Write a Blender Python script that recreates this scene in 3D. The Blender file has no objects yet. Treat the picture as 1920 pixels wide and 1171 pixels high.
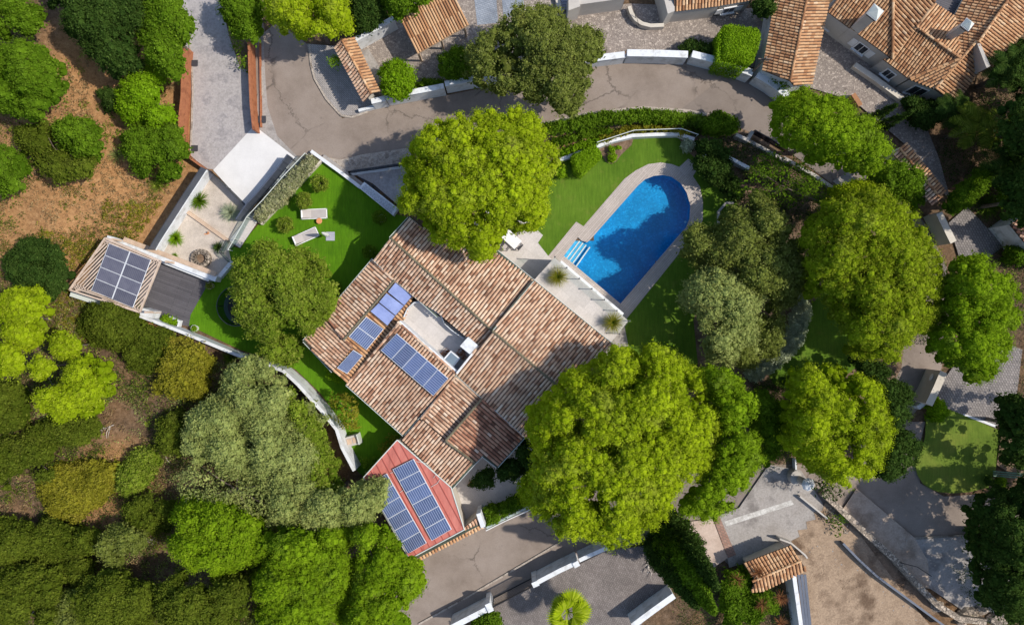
import bpy, math, random
import numpy as np
from mathutils import Vector, noise
from mathutils.geometry import tessellate_polygon
random.seed(7); RNG = np.random.default_rng(11)
SC = bpy.context.scene
# ---------------------------------------------------------------- camera, sky, sun, exposure
H = 56.0           # drone height above the pool lawn (m)
S = 24.0           # photo pixels per metre on the ground
cam_d = bpy.data.cameras.new('drone_camera'); cam = bpy.data.objects.new('drone_camera', cam_d)
SC.collection.objects.link(cam); cam.location = (0, 0, H); cam_d.sensor_width = 36; cam_d.lens = 36 * H * S / 1920
cam_d.clip_start = 1; cam_d.clip_end = 900; SC.camera = cam
SUN_EL, SUN_AZ = math.radians(50), math.radians(-2)     # light comes from +x (right of the picture)
wd = bpy.data.worlds.new('World'); SC.world = wd; wd.use_nodes = True
nt = wd.node_tree; sky = nt.nodes.new('ShaderNodeTexSky'); sky.sky_type = 'NISHITA'; sky.sun_disc = False
sky.sun_elevation = SUN_EL; sky.sun_rotation = math.radians(90) - SUN_AZ
bg = nt.nodes['Background']; bg.inputs['Strength'].default_value = 0.15; nt.links.new(sky.outputs[0], bg.inputs[0])
sl = bpy.data.lights.new('sun', 'SUN'); sun = bpy.data.objects.new('sun', sl); SC.collection.objects.link(sun)
sl.energy = 3.7; sl.angle = math.radians(0.7); sl.color = (1, .93, .82)
sd = Vector((math.cos(SUN_EL) * math.cos(SUN_AZ), math.cos(SUN_EL) * math.sin(SUN_AZ), math.sin(SUN_EL)))
sun.rotation_euler = sd.to_track_quat('Z', 'Y').to_euler()
SC.view_settings.view_transform = 'Standard'; SC.view_settings.look = 'None'
SC.view_settings.exposure = 0.30; SC.view_settings.gamma = 1
SC.render.engine = 'CYCLES'
# ---------------------------------------------------------------- helpers
def W(px, py, z=0.0):
    k = (H - z) / H / S
    return (k * (px - 960), -k * (py - 585.5), z)
def PX(x, y, z=0.0):
    k = (H - z) / H / S
    return x / k + 960, -y / k + 585.5
COL = SC.collection
OFF = {}
def tag(o, label=None, cat=None, group=None, kind=None):
    if label: o['label'] = label
    if cat: o['category'] = cat
    if group: o['group'] = group
    if kind: o['kind'] = kind
    return o
def thing(name, label, cat, loc, group=None, rz=0.0):
    o = bpy.data.objects.new(name, None); COL.objects.link(o); o.location = loc; o.empty_display_size = .3
    o.rotation_euler = (0, 0, rz); OFF[o.name] = Vector(loc)
    return tag(o, label, cat, group)
def link(name, me, mat, parent=None, loc=None):
    if mat is not None:
        for m in (mat if isinstance(mat, (list, tuple)) else [mat]): me.materials.append(m)
    o = bpy.data.objects.new(name, me); COL.objects.link(o)
    if parent is not None:
        o.parent = parent; OFF[o.name] = OFF[parent.name]
    elif loc is not None:
        o.location = loc; OFF[o.name] = Vector(loc)
    else: OFF[o.name] = Vector((0, 0, 0))
    return o
class MB:
    """collects shapes in world space and links them as one mesh"""
    def __init__(s): s.v = []; s.f = []; s.r = []; s.uv = {}
    def add(s, vs, fs, rnd=None):
        b = len(s.v); s.v += [tuple(v) for v in vs]
        r = random.random() if rnd is None else rnd
        for f in fs: s.f.append(tuple(b + i for i in f)); s.r.append(r)
    def prism(s, top, zb):
        n = len(top); zs = zb if isinstance(zb, (list, tuple)) else [zb] * n
        bot = [(t[0], t[1], zs[i]) for i, t in enumerate(top)]
        a = sum(top[i][0] * top[(i + 1) % n][1] - top[(i + 1) % n][0] * top[i][1] for i in range(n))
        if a < 0: top = top[::-1]; bot = bot[::-1]
        s.add(list(top) + bot, [tuple(range(n)), tuple(range(2 * n - 1, n - 1, -1))] +
              [(i, n + i, n + (i + 1) % n, (i + 1) % n) for i in range(n)])
    def box(s, c, sx, sy, sz, rz=0.0, tilt=0.0):
        vs = []
        for dz in (-.5, .5):
            for dx, dy in ((-.5, -.5), (.5, -.5), (.5, .5), (-.5, .5)):
                x, y, z = dx * sx, dy * sy, dz * sz
                if tilt: x, z = x * math.cos(tilt) + z * math.sin(tilt), -x * math.sin(tilt) + z * math.cos(tilt)
                vs.append((c[0] + x * math.cos(rz) - y * math.sin(rz), c[1] + x * math.sin(rz) + y * math.cos(rz), c[2] + z))
        s.add(vs, [(3, 2, 1, 0), (4, 5, 6, 7), (0, 1, 5, 4), (1, 2, 6, 5), (2, 3, 7, 6), (3, 0, 4, 7)])
    def beam(s, p0, p1, w, h):
        p0, p1 = Vector(p0), Vector(p1); d = (p1 - p0)
        if d.length < 1e-6: return
        d.normalize(); up = Vector((0, 0, 1)) if abs(d.z) < .95 else Vector((1, 0, 0))
        a = d.cross(up).normalized() * w / 2; b = a.cross(d).normalized() * h / 2
        vs = [p + x * a + y * b for p in (p0, p1) for x, y in ((-1, -1), (1, -1), (1, 1), (-1, 1))]
        s.add(vs, [(0, 1, 2, 3), (7, 6, 5, 4), (0, 4, 5, 1), (1, 5, 6, 2), (2, 6, 7, 3), (3, 7, 4, 0)])
    def tube(s, pts, rad, n=7, rnd=None):
        pts = [Vector(p) for p in pts]; vs = []
        for i, p in enumerate(pts):
            d = (pts[min(i + 1, len(pts) - 1)] - pts[max(i - 1, 0)]).normalized()
            up = Vector((0, 0, 1)) if abs(d.z) < .9 else Vector((1, 0, 0))
            a = d.cross(up).normalized(); b = a.cross(d).normalized()
            r = rad[i] if isinstance(rad, (list, tuple)) else rad
            vs += [p + a * r * math.cos(2 * math.pi * k / n) + b * r * math.sin(2 * math.pi * k / n) for k in range(n)]
        fs = []
        for i in range(len(pts) - 1):
            for k in range(n): fs.append((i * n + k, i * n + (k + 1) % n, (i + 1) * n + (k + 1) % n, (i + 1) * n + k))
        fs.append(tuple(range(n))[::-1]); m = (len(pts) - 1) * n; fs.append(tuple(range(m, m + n)))
        s.add(vs, fs, rnd)
    def lathe(s, c, prof, n=20, sx=1, sy=1):
        vs = [(c[0] + r * sx * math.cos(2 * math.pi * k / n), c[1] + r * sy * math.sin(2 * math.pi * k / n), c[2] + z) for r, z in prof for k in range(n)]
        fs = [(i * n + k, i * n + (k + 1) % n, (i + 1) * n + (k + 1) % n, (i + 1) * n + k) for i in range(len(prof) - 1) for k in range(n)]
        fs.append(tuple(range(n))[::-1]); m = (len(prof) - 1) * n; fs.append(tuple(range(m, m + n)))
        s.add(vs, fs)
    def wallline(s, pts, th, h, z0=-0.3):
        """wall along plan points [(x,y)], mitred; h height or list"""
        n = len(pts); P = [Vector((p[0], p[1])) for p in pts]; hs = h if isinstance(h, (list, tuple)) else [h] * n
        L = []; R = []
        for i in range(n):
            ds = []
            if i > 0: ds.append((P[i] - P[i - 1]).normalized())
            if i < n - 1: ds.append((P[i + 1] - P[i]).normalized())
            d = sum(ds, Vector((0, 0))).normalized(); nn = Vector((-d.y, d.x))
            k = 1 / max(.4, nn.dot(Vector((-ds[0].y, ds[0].x))))
            L.append(P[i] + nn * th / 2 * k); R.append(P[i] - nn * th / 2 * k)
        z0s = z0 if isinstance(z0, (list, tuple)) else [z0] * n
        vs = []
        for i in range(n):
            vs += [(L[i].x, L[i].y, z0s[i]), (R[i].x, R[i].y, z0s[i]), (R[i].x, R[i].y, hs[i]), (L[i].x, L[i].y, hs[i])]
        fs = [(0, 1, 2, 3), tuple(4 * (n - 1) + k for k in (3, 2, 1, 0))]
        for i in range(n - 1):
            for k in range(4): fs.append((4 * i + k, 4 * (i + 1) + k, 4 * (i + 1) + (k + 1) % 4, 4 * i + (k + 1) % 4))
        s.add(vs, fs)
    def build(s, name, mat, parent=None, smooth=False, loc=None):
        me = bpy.data.meshes.new(name)
        o = link(name, me, mat, parent, loc); off = OFF[o.name]
        me.from_pydata([(x - off.x, y - off.y, z - off.z) for x, y, z in s.v], [], s.f)
        at = me.attributes.new('rnd', 'FLOAT', 'FACE'); at.data.foreach_set('value', s.r)
        if s.uv:
            ul = me.uv_layers.new(name='UVMap')
            for fi, uvs in s.uv.items():
                for k, li in enumerate(me.polygons[fi].loop_indices): ul.data[li].uv = uvs[k]
        if smooth: me.polygons.foreach_set('use_smooth', [True] * len(me.polygons))
        me.update(); return o
# ---------------------------------------------------------------- materials
class NT:
    def __init__(s, name):
        s.m = bpy.data.materials.new(name); s.m.use_nodes = True; s.t = s.m.node_tree
        s.b = s.t.nodes['Principled BSDF']; s.out = s.t.nodes['Material Output']
    def n(s, ty, **kw):
        nd = s.t.nodes.new(ty)
        for k, v in kw.items():
            if k in nd.inputs.keys() if hasattr(nd.inputs, 'keys') else False: nd.inputs[k].default_value = v
            else: setattr(nd, k, v)
        return nd
    def l(s, a, b): s.t.links.new(a, b)
    def coords(s, scale=(1, 1, 1), rot=0.0, kind='Object'):
        tc = s.n('ShaderNodeTexCoord'); mp = s.n('ShaderNodeMapping'); mp.inputs['Scale'].default_value = scale
        mp.inputs['Rotation'].default_value = (0, 0, rot); s.l(tc.outputs[kind], mp.inputs[0]); return mp.outputs[0]
    def noise(s, co, scale, detail=4, rough=.6):
        nd = s.n('ShaderNodeTexNoise'); nd.inputs['Scale'].default_value = scale; nd.inputs['Detail'].default_value = detail
        nd.inputs['Roughness'].default_value = rough; s.l(co, nd.inputs['Vector']); return nd.outputs[0]
    def ramp(s, fac, stops):
        nd = s.n('ShaderNodeValToRGB'); cr = nd.color_ramp
        while len(cr.elements) < len(stops): cr.elements.new(.5)
        for e, (p, c) in zip(cr.elements, stops): e.position = p; e.color = (*c, 1)
        s.l(fac, nd.inputs[0]); return nd.outputs[0]
    def mix(s, fac, a, b, mode='MIX'):
        nd = s.n('ShaderNodeMix', data_type='RGBA', blend_type=mode)
        for sock, v in ((nd.inputs[0], fac), (nd.inputs[6], a), (nd.inputs[7], b)):
            if hasattr(v, 'links') or isinstance(v, bpy.types.NodeSocket): s.l(v, sock)
            elif isinstance(v, (tuple, list)): sock.default_value = (*v, 1) if len(v) == 3 else v
            else: sock.default_value = v
        return nd.outputs[2]
    def bump(s, h, strength=.3, dist=.02):
        nd = s.n('ShaderNodeBump'); nd.inputs['Strength'].default_value = strength; nd.inputs['Distance'].default_value = dist
        s.l(h, nd.inputs['Height']); s.l(nd.outputs[0], s.b.inputs['Normal'])
    def attr(s, name):
        nd = s.n('ShaderNodeAttribute', attribute_name=name); return nd.outputs['Fac']
def noisy(name, c1, c2, scale=.6, c3=None, fine=9.0, famt=.25, rough=.85, bump=.3, bdist=.02, spec=.3, metal=0, lo=.35, hi=.65):
    m = NT(name); co = m.coords()
    st = [(lo, c1), (hi, c2)] if c3 is None else [(lo, c1), ((lo + hi) / 2, c2), (hi, c3)]
    col = m.ramp(m.noise(co, scale, 6, .65), st)
    f = m.noise(co, fine, 5, .7); g = m.ramp(f, [(.25, (1 - famt,) * 3), (.75, (1 + famt,) * 3)])
    col = m.mix(1.0, col, g, 'MULTIPLY'); m.l(col, m.b.inputs['Base Color'])
    m.b.inputs['Roughness'].default_value = rough; m.b.inputs['Specular IOR Level'].default_value = spec
    m.b.inputs['Metallic'].default_value = metal
    if bump: m.bump(f, bump, bdist)
    return m.m
def bricks(name, c1, c2, mortar, sx, sy, rot=0.0, msize=.02, stain=.25, rough=.85, offset=.5, kind='Object'):
    m = NT(name); co = m.coords(rot=rot, kind=kind)
    b = m.n('ShaderNodeTexBrick', offset=offset); b.inputs['Scale'].default_value = 1
    b.inputs['Brick Width'].default_value = sx; b.inputs['Row Height'].default_value = sy; b.inputs['Mortar Size'].default_value = msize
    for k, c in (('Color1', c1), ('Color2', c2), ('Mortar', mortar)): b.inputs[k].default_value = (*c, 1)
    m.l(co, b.inputs['Vector'])
    g = m.ramp(m.noise(co, .5, 6, .7), [(.3, (1 - stain,) * 3), (.7, (1 + stain * .6,) * 3)])
    g2 = m.ramp(m.noise(co, 11, 3, .7), [(.25, (.85,) * 3), (.75, (1.15,) * 3)])
    col = m.mix(1.0, m.mix(1.0, b.outputs[0], g, 'MULTIPLY'), g2, 'MULTIPLY'); m.l(col, m.b.inputs['Base Color'])
    m.b.inputs['Roughness'].default_value = rough; m.b.inputs['Specular IOR Level'].default_value = .3
    m.bump(b.outputs['Fac'], -.4, .02); return m.m
def cobble(name, c1, c2, gap, scale):
    m = NT(name); co = m.coords()
    v = m.n('ShaderNodeTexVoronoi', feature='F1'); v.inputs['Scale'].default_value = scale; m.l(co, v.inputs['Vector'])
    e = m.n('ShaderNodeTexVoronoi', feature='DISTANCE_TO_EDGE'); e.inputs['Scale'].default_value = scale; m.l(co, e.inputs['Vector'])
    sep = m.n('ShaderNodeSeparateColor'); m.l(v.outputs['Color'], sep.inputs[0])
    col = m.ramp(sep.outputs[0], [(.1, c1), (.75, c2), (.98, tuple(min(1, x * 1.35) for x in c2))])
    ed = m.ramp(e.outputs['Distance'], [(.02, (0, 0, 0)), (.09, (1, 1, 1))])
    col = m.mix(ed, gap, col)
    g = m.ramp(m.noise(co, .35, 6, .7), [(.3, (.75,) * 3), (.7, (1.15,) * 3)])
    m.l(m.mix(1.0, col, g, 'MULTIPLY'), m.b.inputs['Base Color']); m.b.inputs['Roughness'].default_value = .8
    m.bump(ed, .4, .02); return m.m
def flat(name, c, rough=.5, metal=0, spec=.4, var=.08):
    return noisy(name, tuple(x * (1 - var) for x in c), tuple(min(1, x * (1 + var)) for x in c), 1.2, None, 14, .06, rough, .1, .01, spec, metal)
def planks(name, c1, c2, gap, width, rot, length=3.0):
    return bricks(name, c1, c2, gap, length, width, rot, .012, .15, .7, .37)
def leafmat(name, c1, c2, c3, trans=.25):
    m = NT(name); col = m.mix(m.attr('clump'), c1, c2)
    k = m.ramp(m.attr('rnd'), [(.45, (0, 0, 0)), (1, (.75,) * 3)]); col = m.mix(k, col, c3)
    co = m.coords(); g = m.ramp(m.noise(co, .55, 4, .6), [(.3, (.78, .78, .74)), (.7, (1.2, 1.16, 1.1))])
    col = m.mix(1.0, col, g, 'MULTIPLY')
    dry = m.ramp(m.noise(m.coords(), .33, 5, .75), [(.54, (0, 0, 0)), (.72, (.40,) * 3)])
    dull = (c2[0] * .95, c2[1] * .66, c2[1] * .20); col = m.mix(dry, col, dull)
    d = m.n('ShaderNodeBsdfDiffuse'); t = m.n('ShaderNodeBsdfTranslucent'); mx = m.n('ShaderNodeMixShader'); mx.inputs[0].default_value = trans
    m.l(col, d.inputs[0]); m.l(col, t.inputs[0]); m.l(d.outputs[0], mx.inputs[1]); m.l(t.outputs[0], mx.inputs[2])
    m.l(mx.outputs[0], m.out.inputs[0]); m.t.nodes.remove(m.b); return m.m
def tilemat(name, stops, stain=(.12, .075, .05), samt=.55):
    m = NT(name); col = m.ramp(m.attr('rnd'), stops); co = m.coords()
    s1 = m.ramp(m.noise(co, .38, 7, .78), [(.45, (0, 0, 0)), (.70, (samt,) * 3)])
    s2 = m.ramp(m.noise(co, 14, 4, .8), [(.5, (0, 0, 0)), (.8, (.55,) * 3)])
    col = m.mix(s1, col, stain); col = m.mix(s2, col, stain)
    m.l(col, m.b.inputs['Base Color']); m.b.inputs['Roughness'].default_value = .85; m.b.inputs['Specular IOR Level'].default_value = .25
    m.bump(m.noise(co, 30, 3), .3, .01); return m.m
M = {}
M['road'] = noisy('asphalt', (.205, .172, .150), (.262, .222, .196), .35, (.235, .195, .168), 16, .16, .9, .25, .01)
def roadmat():
    m = NT('worn_asphalt'); co = m.coords()
    col = m.ramp(m.noise(co, .30, 7, .7), [(.32, (.19, .152, .126)), (.5, (.245, .20, .168)), (.68, (.285, .237, .204))])
    g = m.ramp(m.noise(co, 17, 5, .75), [(.25, (.82,) * 3), (.75, (1.18,) * 3)]); col = m.mix(1.0, col, g, 'MULTIPLY')
    dn = m.noise(co, 1.3, 5, .7); ds = m.n('ShaderNodeVectorMath', operation='ADD'); sc = m.n('ShaderNodeVectorMath', operation='SCALE'); sc.inputs[3].default_value = 1.3
    cb = m.n('ShaderNodeCombineXYZ'); m.l(dn, cb.inputs[0]); m.l(dn, cb.inputs[1]); m.l(cb.outputs[0], sc.inputs[0]); m.l(co, ds.inputs[0]); m.l(sc.outputs[0], ds.inputs[1])
    v = m.n('ShaderNodeTexVoronoi', feature='DISTANCE_TO_EDGE'); v.inputs['Scale'].default_value = .16; m.l(ds.outputs[0], v.inputs['Vector'])
    cr = m.ramp(v.outputs['Distance'], [(.004, (.65,) * 3), (.011, (0, 0, 0))]); mk = m.ramp(m.noise(co, .22, 3), [(.45, (0, 0, 0)), (.55, (1, 1, 1))])
    col = m.mix(m.mix(1.0, cr, mk, 'MULTIPLY'), col, (.085, .07, .06))
    pv_ = m.n('ShaderNodeTexVoronoi', feature='F1'); pv_.inputs['Scale'].default_value = .09; m.l(co, pv_.inputs['Vector']); sp = m.n('ShaderNodeSeparateColor'); m.l(pv_.outputs['Color'], sp.inputs[0])
    col = m.mix(m.ramp(sp.outputs[0], [(.84, (0, 0, 0)), (.85, (.35,) * 3)]), col, (.15, .13, .12))
    oil = m.ramp(m.noise(co, .9, 4, .8), [(.64, (0, 0, 0)), (.74, (.45,) * 3)]); col = m.mix(oil, col, (.11, .095, .085))
    m.l(col, m.b.inputs['Base Color']); m.b.inputs['Roughness'].default_value = .92; m.b.inputs['Specular IOR Level'].default_value = .2; return m.m
M['road'] = roadmat()
M['concrete'] = noisy('old_concrete', (.19, .172, .16), (.33, .305, .285), .5, (.27, .245, .225), 7, .25, .9)
M['stamped'] = noisy('stamped_concrete', (.25, .235, .24), (.36, .335, .33), .9, (.30, .28, .275), 6, .25, .8)
M['crumble'] = noisy('broken_kerb_concrete', (.20, .165, .135), (.42, .365, .31), 1.8, (.31, .265, .225), 12, .35, .95, .8, .05)
M['white_slab'] = noisy('white_concrete_slab', (.58, .57, .56), (.66, .65, .64), .5, None, 10, .05, .8, .1)
M['white'] = noisy('white_render', (.47, .475, .47), (.66, .68, .70), 1.3, (.60, .62, .64), 11, .09, .8, .15)
M['cream'] = noisy('cream_render', (.50, .45, .38), (.60, .55, .47), .7, None, 9, .08, .85, .15)
M['greywall'] = noisy('grey_beige_render', (.40, .37, .34), (.48, .45, .41), .7, None, 9, .08, .85, .15)
M['dirt'] = noisy('reddish_bare_earth', (.10, .065, .042), (.22, .15, .10), .5, (.15, .10, .065), 8, .4, .95, .6, .06)
M['terrain'] = None
M['gravel'] = noisy('pale_gravel', (.40, .345, .29), (.54, .47, .40), .8, None, 22, .35, .95, .5, .03)
M['greystone'] = noisy('grey_white_pebbles', (.25, .27, .31), (.62, .65, .70), 14, None, 30, .4, .9, .5, .03)
M['site'] = noisy('sandy_site_earth', (.13, .085, .055), (.33, .24, .165), .34, (.235, .165, .11), 9, .35, .95, .6, .05)
M['mulch'] = noisy('brown_mulch', (.11, .07, .045), (.22, .15, .10), 1.5, None, 12, .4, .95, .6, .05)
M['redsoil'] = noisy('orange_planting_soil', (.28, .15, .08), (.42, .25, .14), 1.5, None, 12, .3, .95, .5, .04)
def lawnmat(name, c1, c2, c3, rot, worn=0.0):
    m = NT(name); co = m.coords(); cs = m.coords((3.5, .4, 1), rot)
    a = m.ramp(m.noise(co, .28, 6, .65), [(.3, c1), (.5, c2), (.72, c3)])
    if worn: a = m.mix(m.ramp(m.noise(co, .7, 6, .75), [(.55, (0, 0, 0)), (.75, (worn,) * 3)]), a, (.20, .19, .045))
    s = m.ramp(m.noise(cs, 2.2, 5, .7), [(.3, (.8,) * 3), (.7, (1.2,) * 3)])
    f = m.noise(co, 28, 4, .8); g = m.ramp(f, [(.3, (.72,) * 3), (.7, (1.28,) * 3)])
    m.l(m.mix(1.0, m.mix(1.0, a, s, 'MULTIPLY'), g, 'MULTIPLY'), m.b.inputs['Base Color'])
    m.b.inputs['Roughness'].default_value = .9; m.b.inputs['Specular IOR Level'].default_value = .15; m.bump(f, .6, .03); return m.m
M['lawn'] = lawnmat('artificial_turf', (.050, .135, .003), (.075, .18, .004), (.10, .215, .006), 0.9, .12)
M['poollawn'] = lawnmat('mown_lawn', (.060, .125, .008), (.085, .16, .012), (.115, .195, .018), 0.9, .45)
M['drylawn'] = lawnmat('yellowing_lawn', (.065, .11, .012), (.11, .165, .02), (.17, .20, .032), 0.3, .6)
M['deck'] = planks('pool_deck_boards', (.41, .355, .315), (.47, .41, .37), (.29, .25, .22), .145, math.radians(-49))
M['patio'] = bricks('cream_patio_slabs', (.48, .445, .415), (.54, .50, .47), (.41, .38, .355), .9, .9, math.radians(40), .008, .1, .6)
M['darkdeck'] = planks('charcoal_composite_deck', (.085, .080, .088), (.115, .108, .118), (.035, .033, .038), .15, math.radians(20))
M['pavers'] = bricks('concrete_block_paving', (.17, .145, .135), (.235, .205, .19), (.09, .078, .07), .22, .12, math.radians(62), .012)
M['pavers2'] = bricks('grey_block_paving', (.20, .18, .17), (.28, .25, .235), (.10, .09, .085), .24, .18, math.radians(62), .018)
M['herring'] = bricks('herringbone_paving', (.30, .275, .26), (.37, .34, .325), (.15, .14, .13), .24, .12, math.radians(45), .012)
M['bluestrip'] = bricks('blue_grey_paving_strip', (.22, .25, .30), (.30, .33, .38), (.15, .17, .20), .3, .15, math.radians(20), .012)
M['cobble'] = cobble('stone_cobbles', (.23, .19, .165), (.33, .28, .24), (.16, .13, .11), 6.5)
M['stonewall'] = cobble('rubble_stone', (.20, .16, .12), (.38, .31, .24), (.07, .055, .045), 4.5)
M['corten'] = noisy('rusty_corten_steel', (.22, .075, .035), (.36, .14, .065), 1.6, (.28, .10, .048), 12, .25, .75, .2)
M['wood'] = noisy('pale_timber', (.42, .30, .21), (.55, .41, .30), 2, None, 18, .18, .75)
M['slatwood'] = noisy('pergola_slat_timber', (.45, .34, .26), (.58, .46, .37), 2, None, 18, .15, .75)
M['bark'] = noisy('grey_brown_bark', (.10, .075, .058), (.21, .17, .14), 3, None, 16, .35, .95, .6, .04)
M['deadwood'] = noisy('bleached_dead_wood', (.36, .31, .27), (.52, .47, .42), 3, None, 16, .25, .95, .4, .03)
M['metalwhite'] = flat('white_painted_metal', (.74, .74, .74), .45)
M['dark'] = flat('dark_grey_metal', (.045, .047, .055), .45)
M['black'] = flat('black_metal', (.015, .015, .017), .5)
M['gutter'] = flat('mossy_green_gutter', (.048, .066, .045), .7, var=.3)
M['ridgetile'] = flat('mossy_ridge_mortar', (.15, .13, .085), .9, var=.3)
M['lip'] = flat('weathered_white_gutter_lip', (.55, .58, .54), .6)
M['panel_frame'] = flat('aluminium_frame', (.66, .68, .71), .4)
M['fabric'] = flat('pale_grey_sling_fabric', (.42, .385, .37), .85)
M['terracotta'] = flat('orange_terracotta', (.62, .26, .11), .7)
M['greybase'] = flat('grey_base_slab', (.36, .36, .42), .7)
M['canvas'] = flat('white_canvas', (.68, .68, .67), .8)
M['greenmetal'] = flat('green_painted_metal', (.05, .13, .08), .5)
M['bluemetal'] = flat('blue_grey_sheet_metal', (.085, .10, .135), .5, .3)
M['pot'] = flat('cream_clay_pot', (.55, .48, .38), .8)
M['soil'] = flat('pot_soil', (.14, .09, .06), .95)
M['tiledark'] = flat('dark_under_tile', (.085, .055, .042), .95, var=.2)
M['door'] = flat('dark_wood_door', (.10, .07, .055), .6)
M['winglass'] = flat('dark_window_glass', (.03, .035, .045), .12, spec=.6)
M['water_tub'] = flat('dark_green_net', (.03, .06, .055), .6)
P_ = [(.0, (.19, .095, .06)), (.14, (.32, .165, .10)), (.32, (.48, .27, .17)), (.55, (.59, .38, .255)), (.80, (.67, .47, .33)), (1, (.74, .58, .44))]
M['tile'] = tilemat('weathered_pink_clay_tile', P_)
M['tileB'] = tilemat('brown_clay_tile', [(0, (.15, .07, .045)), (.3, (.30, .13, .08)), (.6, (.42, .20, .125)), (.88, (.54, .31, .20)), (1, (.72, .55, .42))], samt=.4)
M['tileO'] = tilemat('orange_ochre_clay_tile', [(0, (.24, .11, .05)), (.3, (.42, .21, .10)), (.6, (.54, .30, .15)), (.88, (.60, .38, .21)), (1, (.68, .48, .30))], samt=.35)
def redroof():
    m = NT('red_painted_sheet_roof'); co = m.coords(rot=math.radians(61.6))
    c = m.ramp(m.noise(m.coords((1, .25, 1), math.radians(61)), 1.4, 7, .75), [(.28, (.30, .085, .065)), (.45, (.45, .13, .10)), (.72, (.56, .20, .155))])
    m.l(c, m.b.inputs['Base Color']); m.b.inputs['Roughness'].default_value = .6; m.bump(m.noise(m.coords(), 12, 3), .15, .01); return m.m
M['redroof'] = redroof()
def pv(name, dark, blue, line, n):
    m = NT(name); tc = m.n('ShaderNodeTexCoord'); sep = m.n('ShaderNodeSeparateXYZ'); m.l(tc.outputs['UV'], sep.inputs[0])
    mu = m.n('ShaderNodeMath', operation='MULTIPLY'); mu.inputs[1].default_value = n; m.l(sep.outputs[1], mu.inputs[0])
    fr = m.n('ShaderNodeMath', operation='FRACT'); m.l(mu.outputs[0], fr.inputs[0])
    ln = m.ramp(fr.outputs[0], [(0, (1, 1, 1)), (.14, (1, 1, 1)), (.2, (0, 0, 0))])
    col = m.ramp(m.noise(m.coords(), 1.6, 4), [(.3, dark), (.7, blue)]); tn = m.ramp(m.attr('rnd'), [(0, (.78,) * 3), (1, (1.22,) * 3)]); col = m.mix(1.0, col, tn, 'MULTIPLY')
    m.l(m.mix(ln, col, line), m.b.inputs['Base Color'])
    m.b.inputs['Roughness'].default_value = .28; m.b.inputs['Specular IOR Level'].default_value = .55; return m.m
M['pv'] = pv('solar_cells', (.045, .075, .17), (.075, .115, .25), (.38, .42, .52), 10)
M['pvgrey'] = pv('grey_solar_cells', (.075, .075, .105), (.12, .12, .15), (.15, .15, .19), 12)
M['collector'] = noisy('blue_solar_collector', (.17, .22, .44), (.25, .31, .56), 1.2, None, 8, .08, .3, 0, spec=.6)
def glass(name, tint=(.80, .86, .84), k=.12):
    m = NT(name); tr = m.n('ShaderNodeBsdfTransparent'); tr.inputs[0].default_value = (*tint, 1)
    gl = m.n('ShaderNodeBsdfGlossy'); gl.inputs['Roughness'].default_value = .05; gl.inputs[0].default_value = (.9, .95, .95, 1)
    mx = m.n('ShaderNodeMixShader'); mx.inputs[0].default_value = k
    m.l(tr.outputs[0], mx.inputs[1]); m.l(gl.outputs[0], mx.inputs[2]); m.l(mx.outputs[0], m.out.inputs[0]); m.t.nodes.remove(m.b); return m.m
M['glass'] = glass('clear_glass'); M['smoke'] = glass('smoked_glass', (.22, .22, .26), .12)
M['net'] = glass('dark_safety_net', (.30, .38, .36), .05)
def water():
    m = NT('pool_water'); tr = m.n('ShaderNodeBsdfTransparent'); tr.inputs[0].default_value = (.42, .80, .92, 1)
    gl = m.n('ShaderNodeBsdfGlossy'); gl.inputs['Roughness'].default_value = .12; mx = m.n('ShaderNodeMixShader')
    fr = m.n('ShaderNodeFresnel'); fr.inputs[0].default_value = 1.33
    b = m.n('ShaderNodeBump'); b.inputs['Strength'].default_value = .35; b.inputs['Distance'].default_value = .03
    m.l(m.noise(m.coords(), 6, 4, .6), b.inputs['Height'])
    m.l(b.outputs[0], gl.inputs['Normal']); m.l(b.outputs[0], fr.inputs['Normal'])
    m.l(fr.outputs[0], mx.inputs[0]); m.l(tr.outputs[0], mx.inputs[1]); m.l(gl.outputs[0], mx.inputs[2])
    m.l(mx.outputs[0], m.out.inputs[0]); m.t.nodes.remove(m.b); return m.m
M['water'] = water()
def basin():
    m = NT('blue_glass_mosaic'); co = m.coords()
    v = m.n('ShaderNodeTexVoronoi', feature='F1'); v.inputs['Scale'].default_value = 9; m.l(co, v.inputs['Vector'])
    sep = m.n('ShaderNodeSeparateColor'); m.l(v.outputs['Color'], sep.inputs[0])
    a = m.ramp(sep.outputs[0], [(0, (.018, .27, .49)), (.55, (.024, .31, .54)), (.85, (.032, .36, .61)), (1, (.05, .43, .68))])
    g = m.ramp(m.noise(co, .5, 5, .6), [(.3, (.8,) * 3), (.7, (1.25,) * 3)])
    m.l(m.mix(1.0, a, g, 'MULTIPLY'), m.b.inputs['Base Color']); m.b.inputs['Roughness'].default_value = .5; return m.m
M['basin'] = basin()
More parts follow.
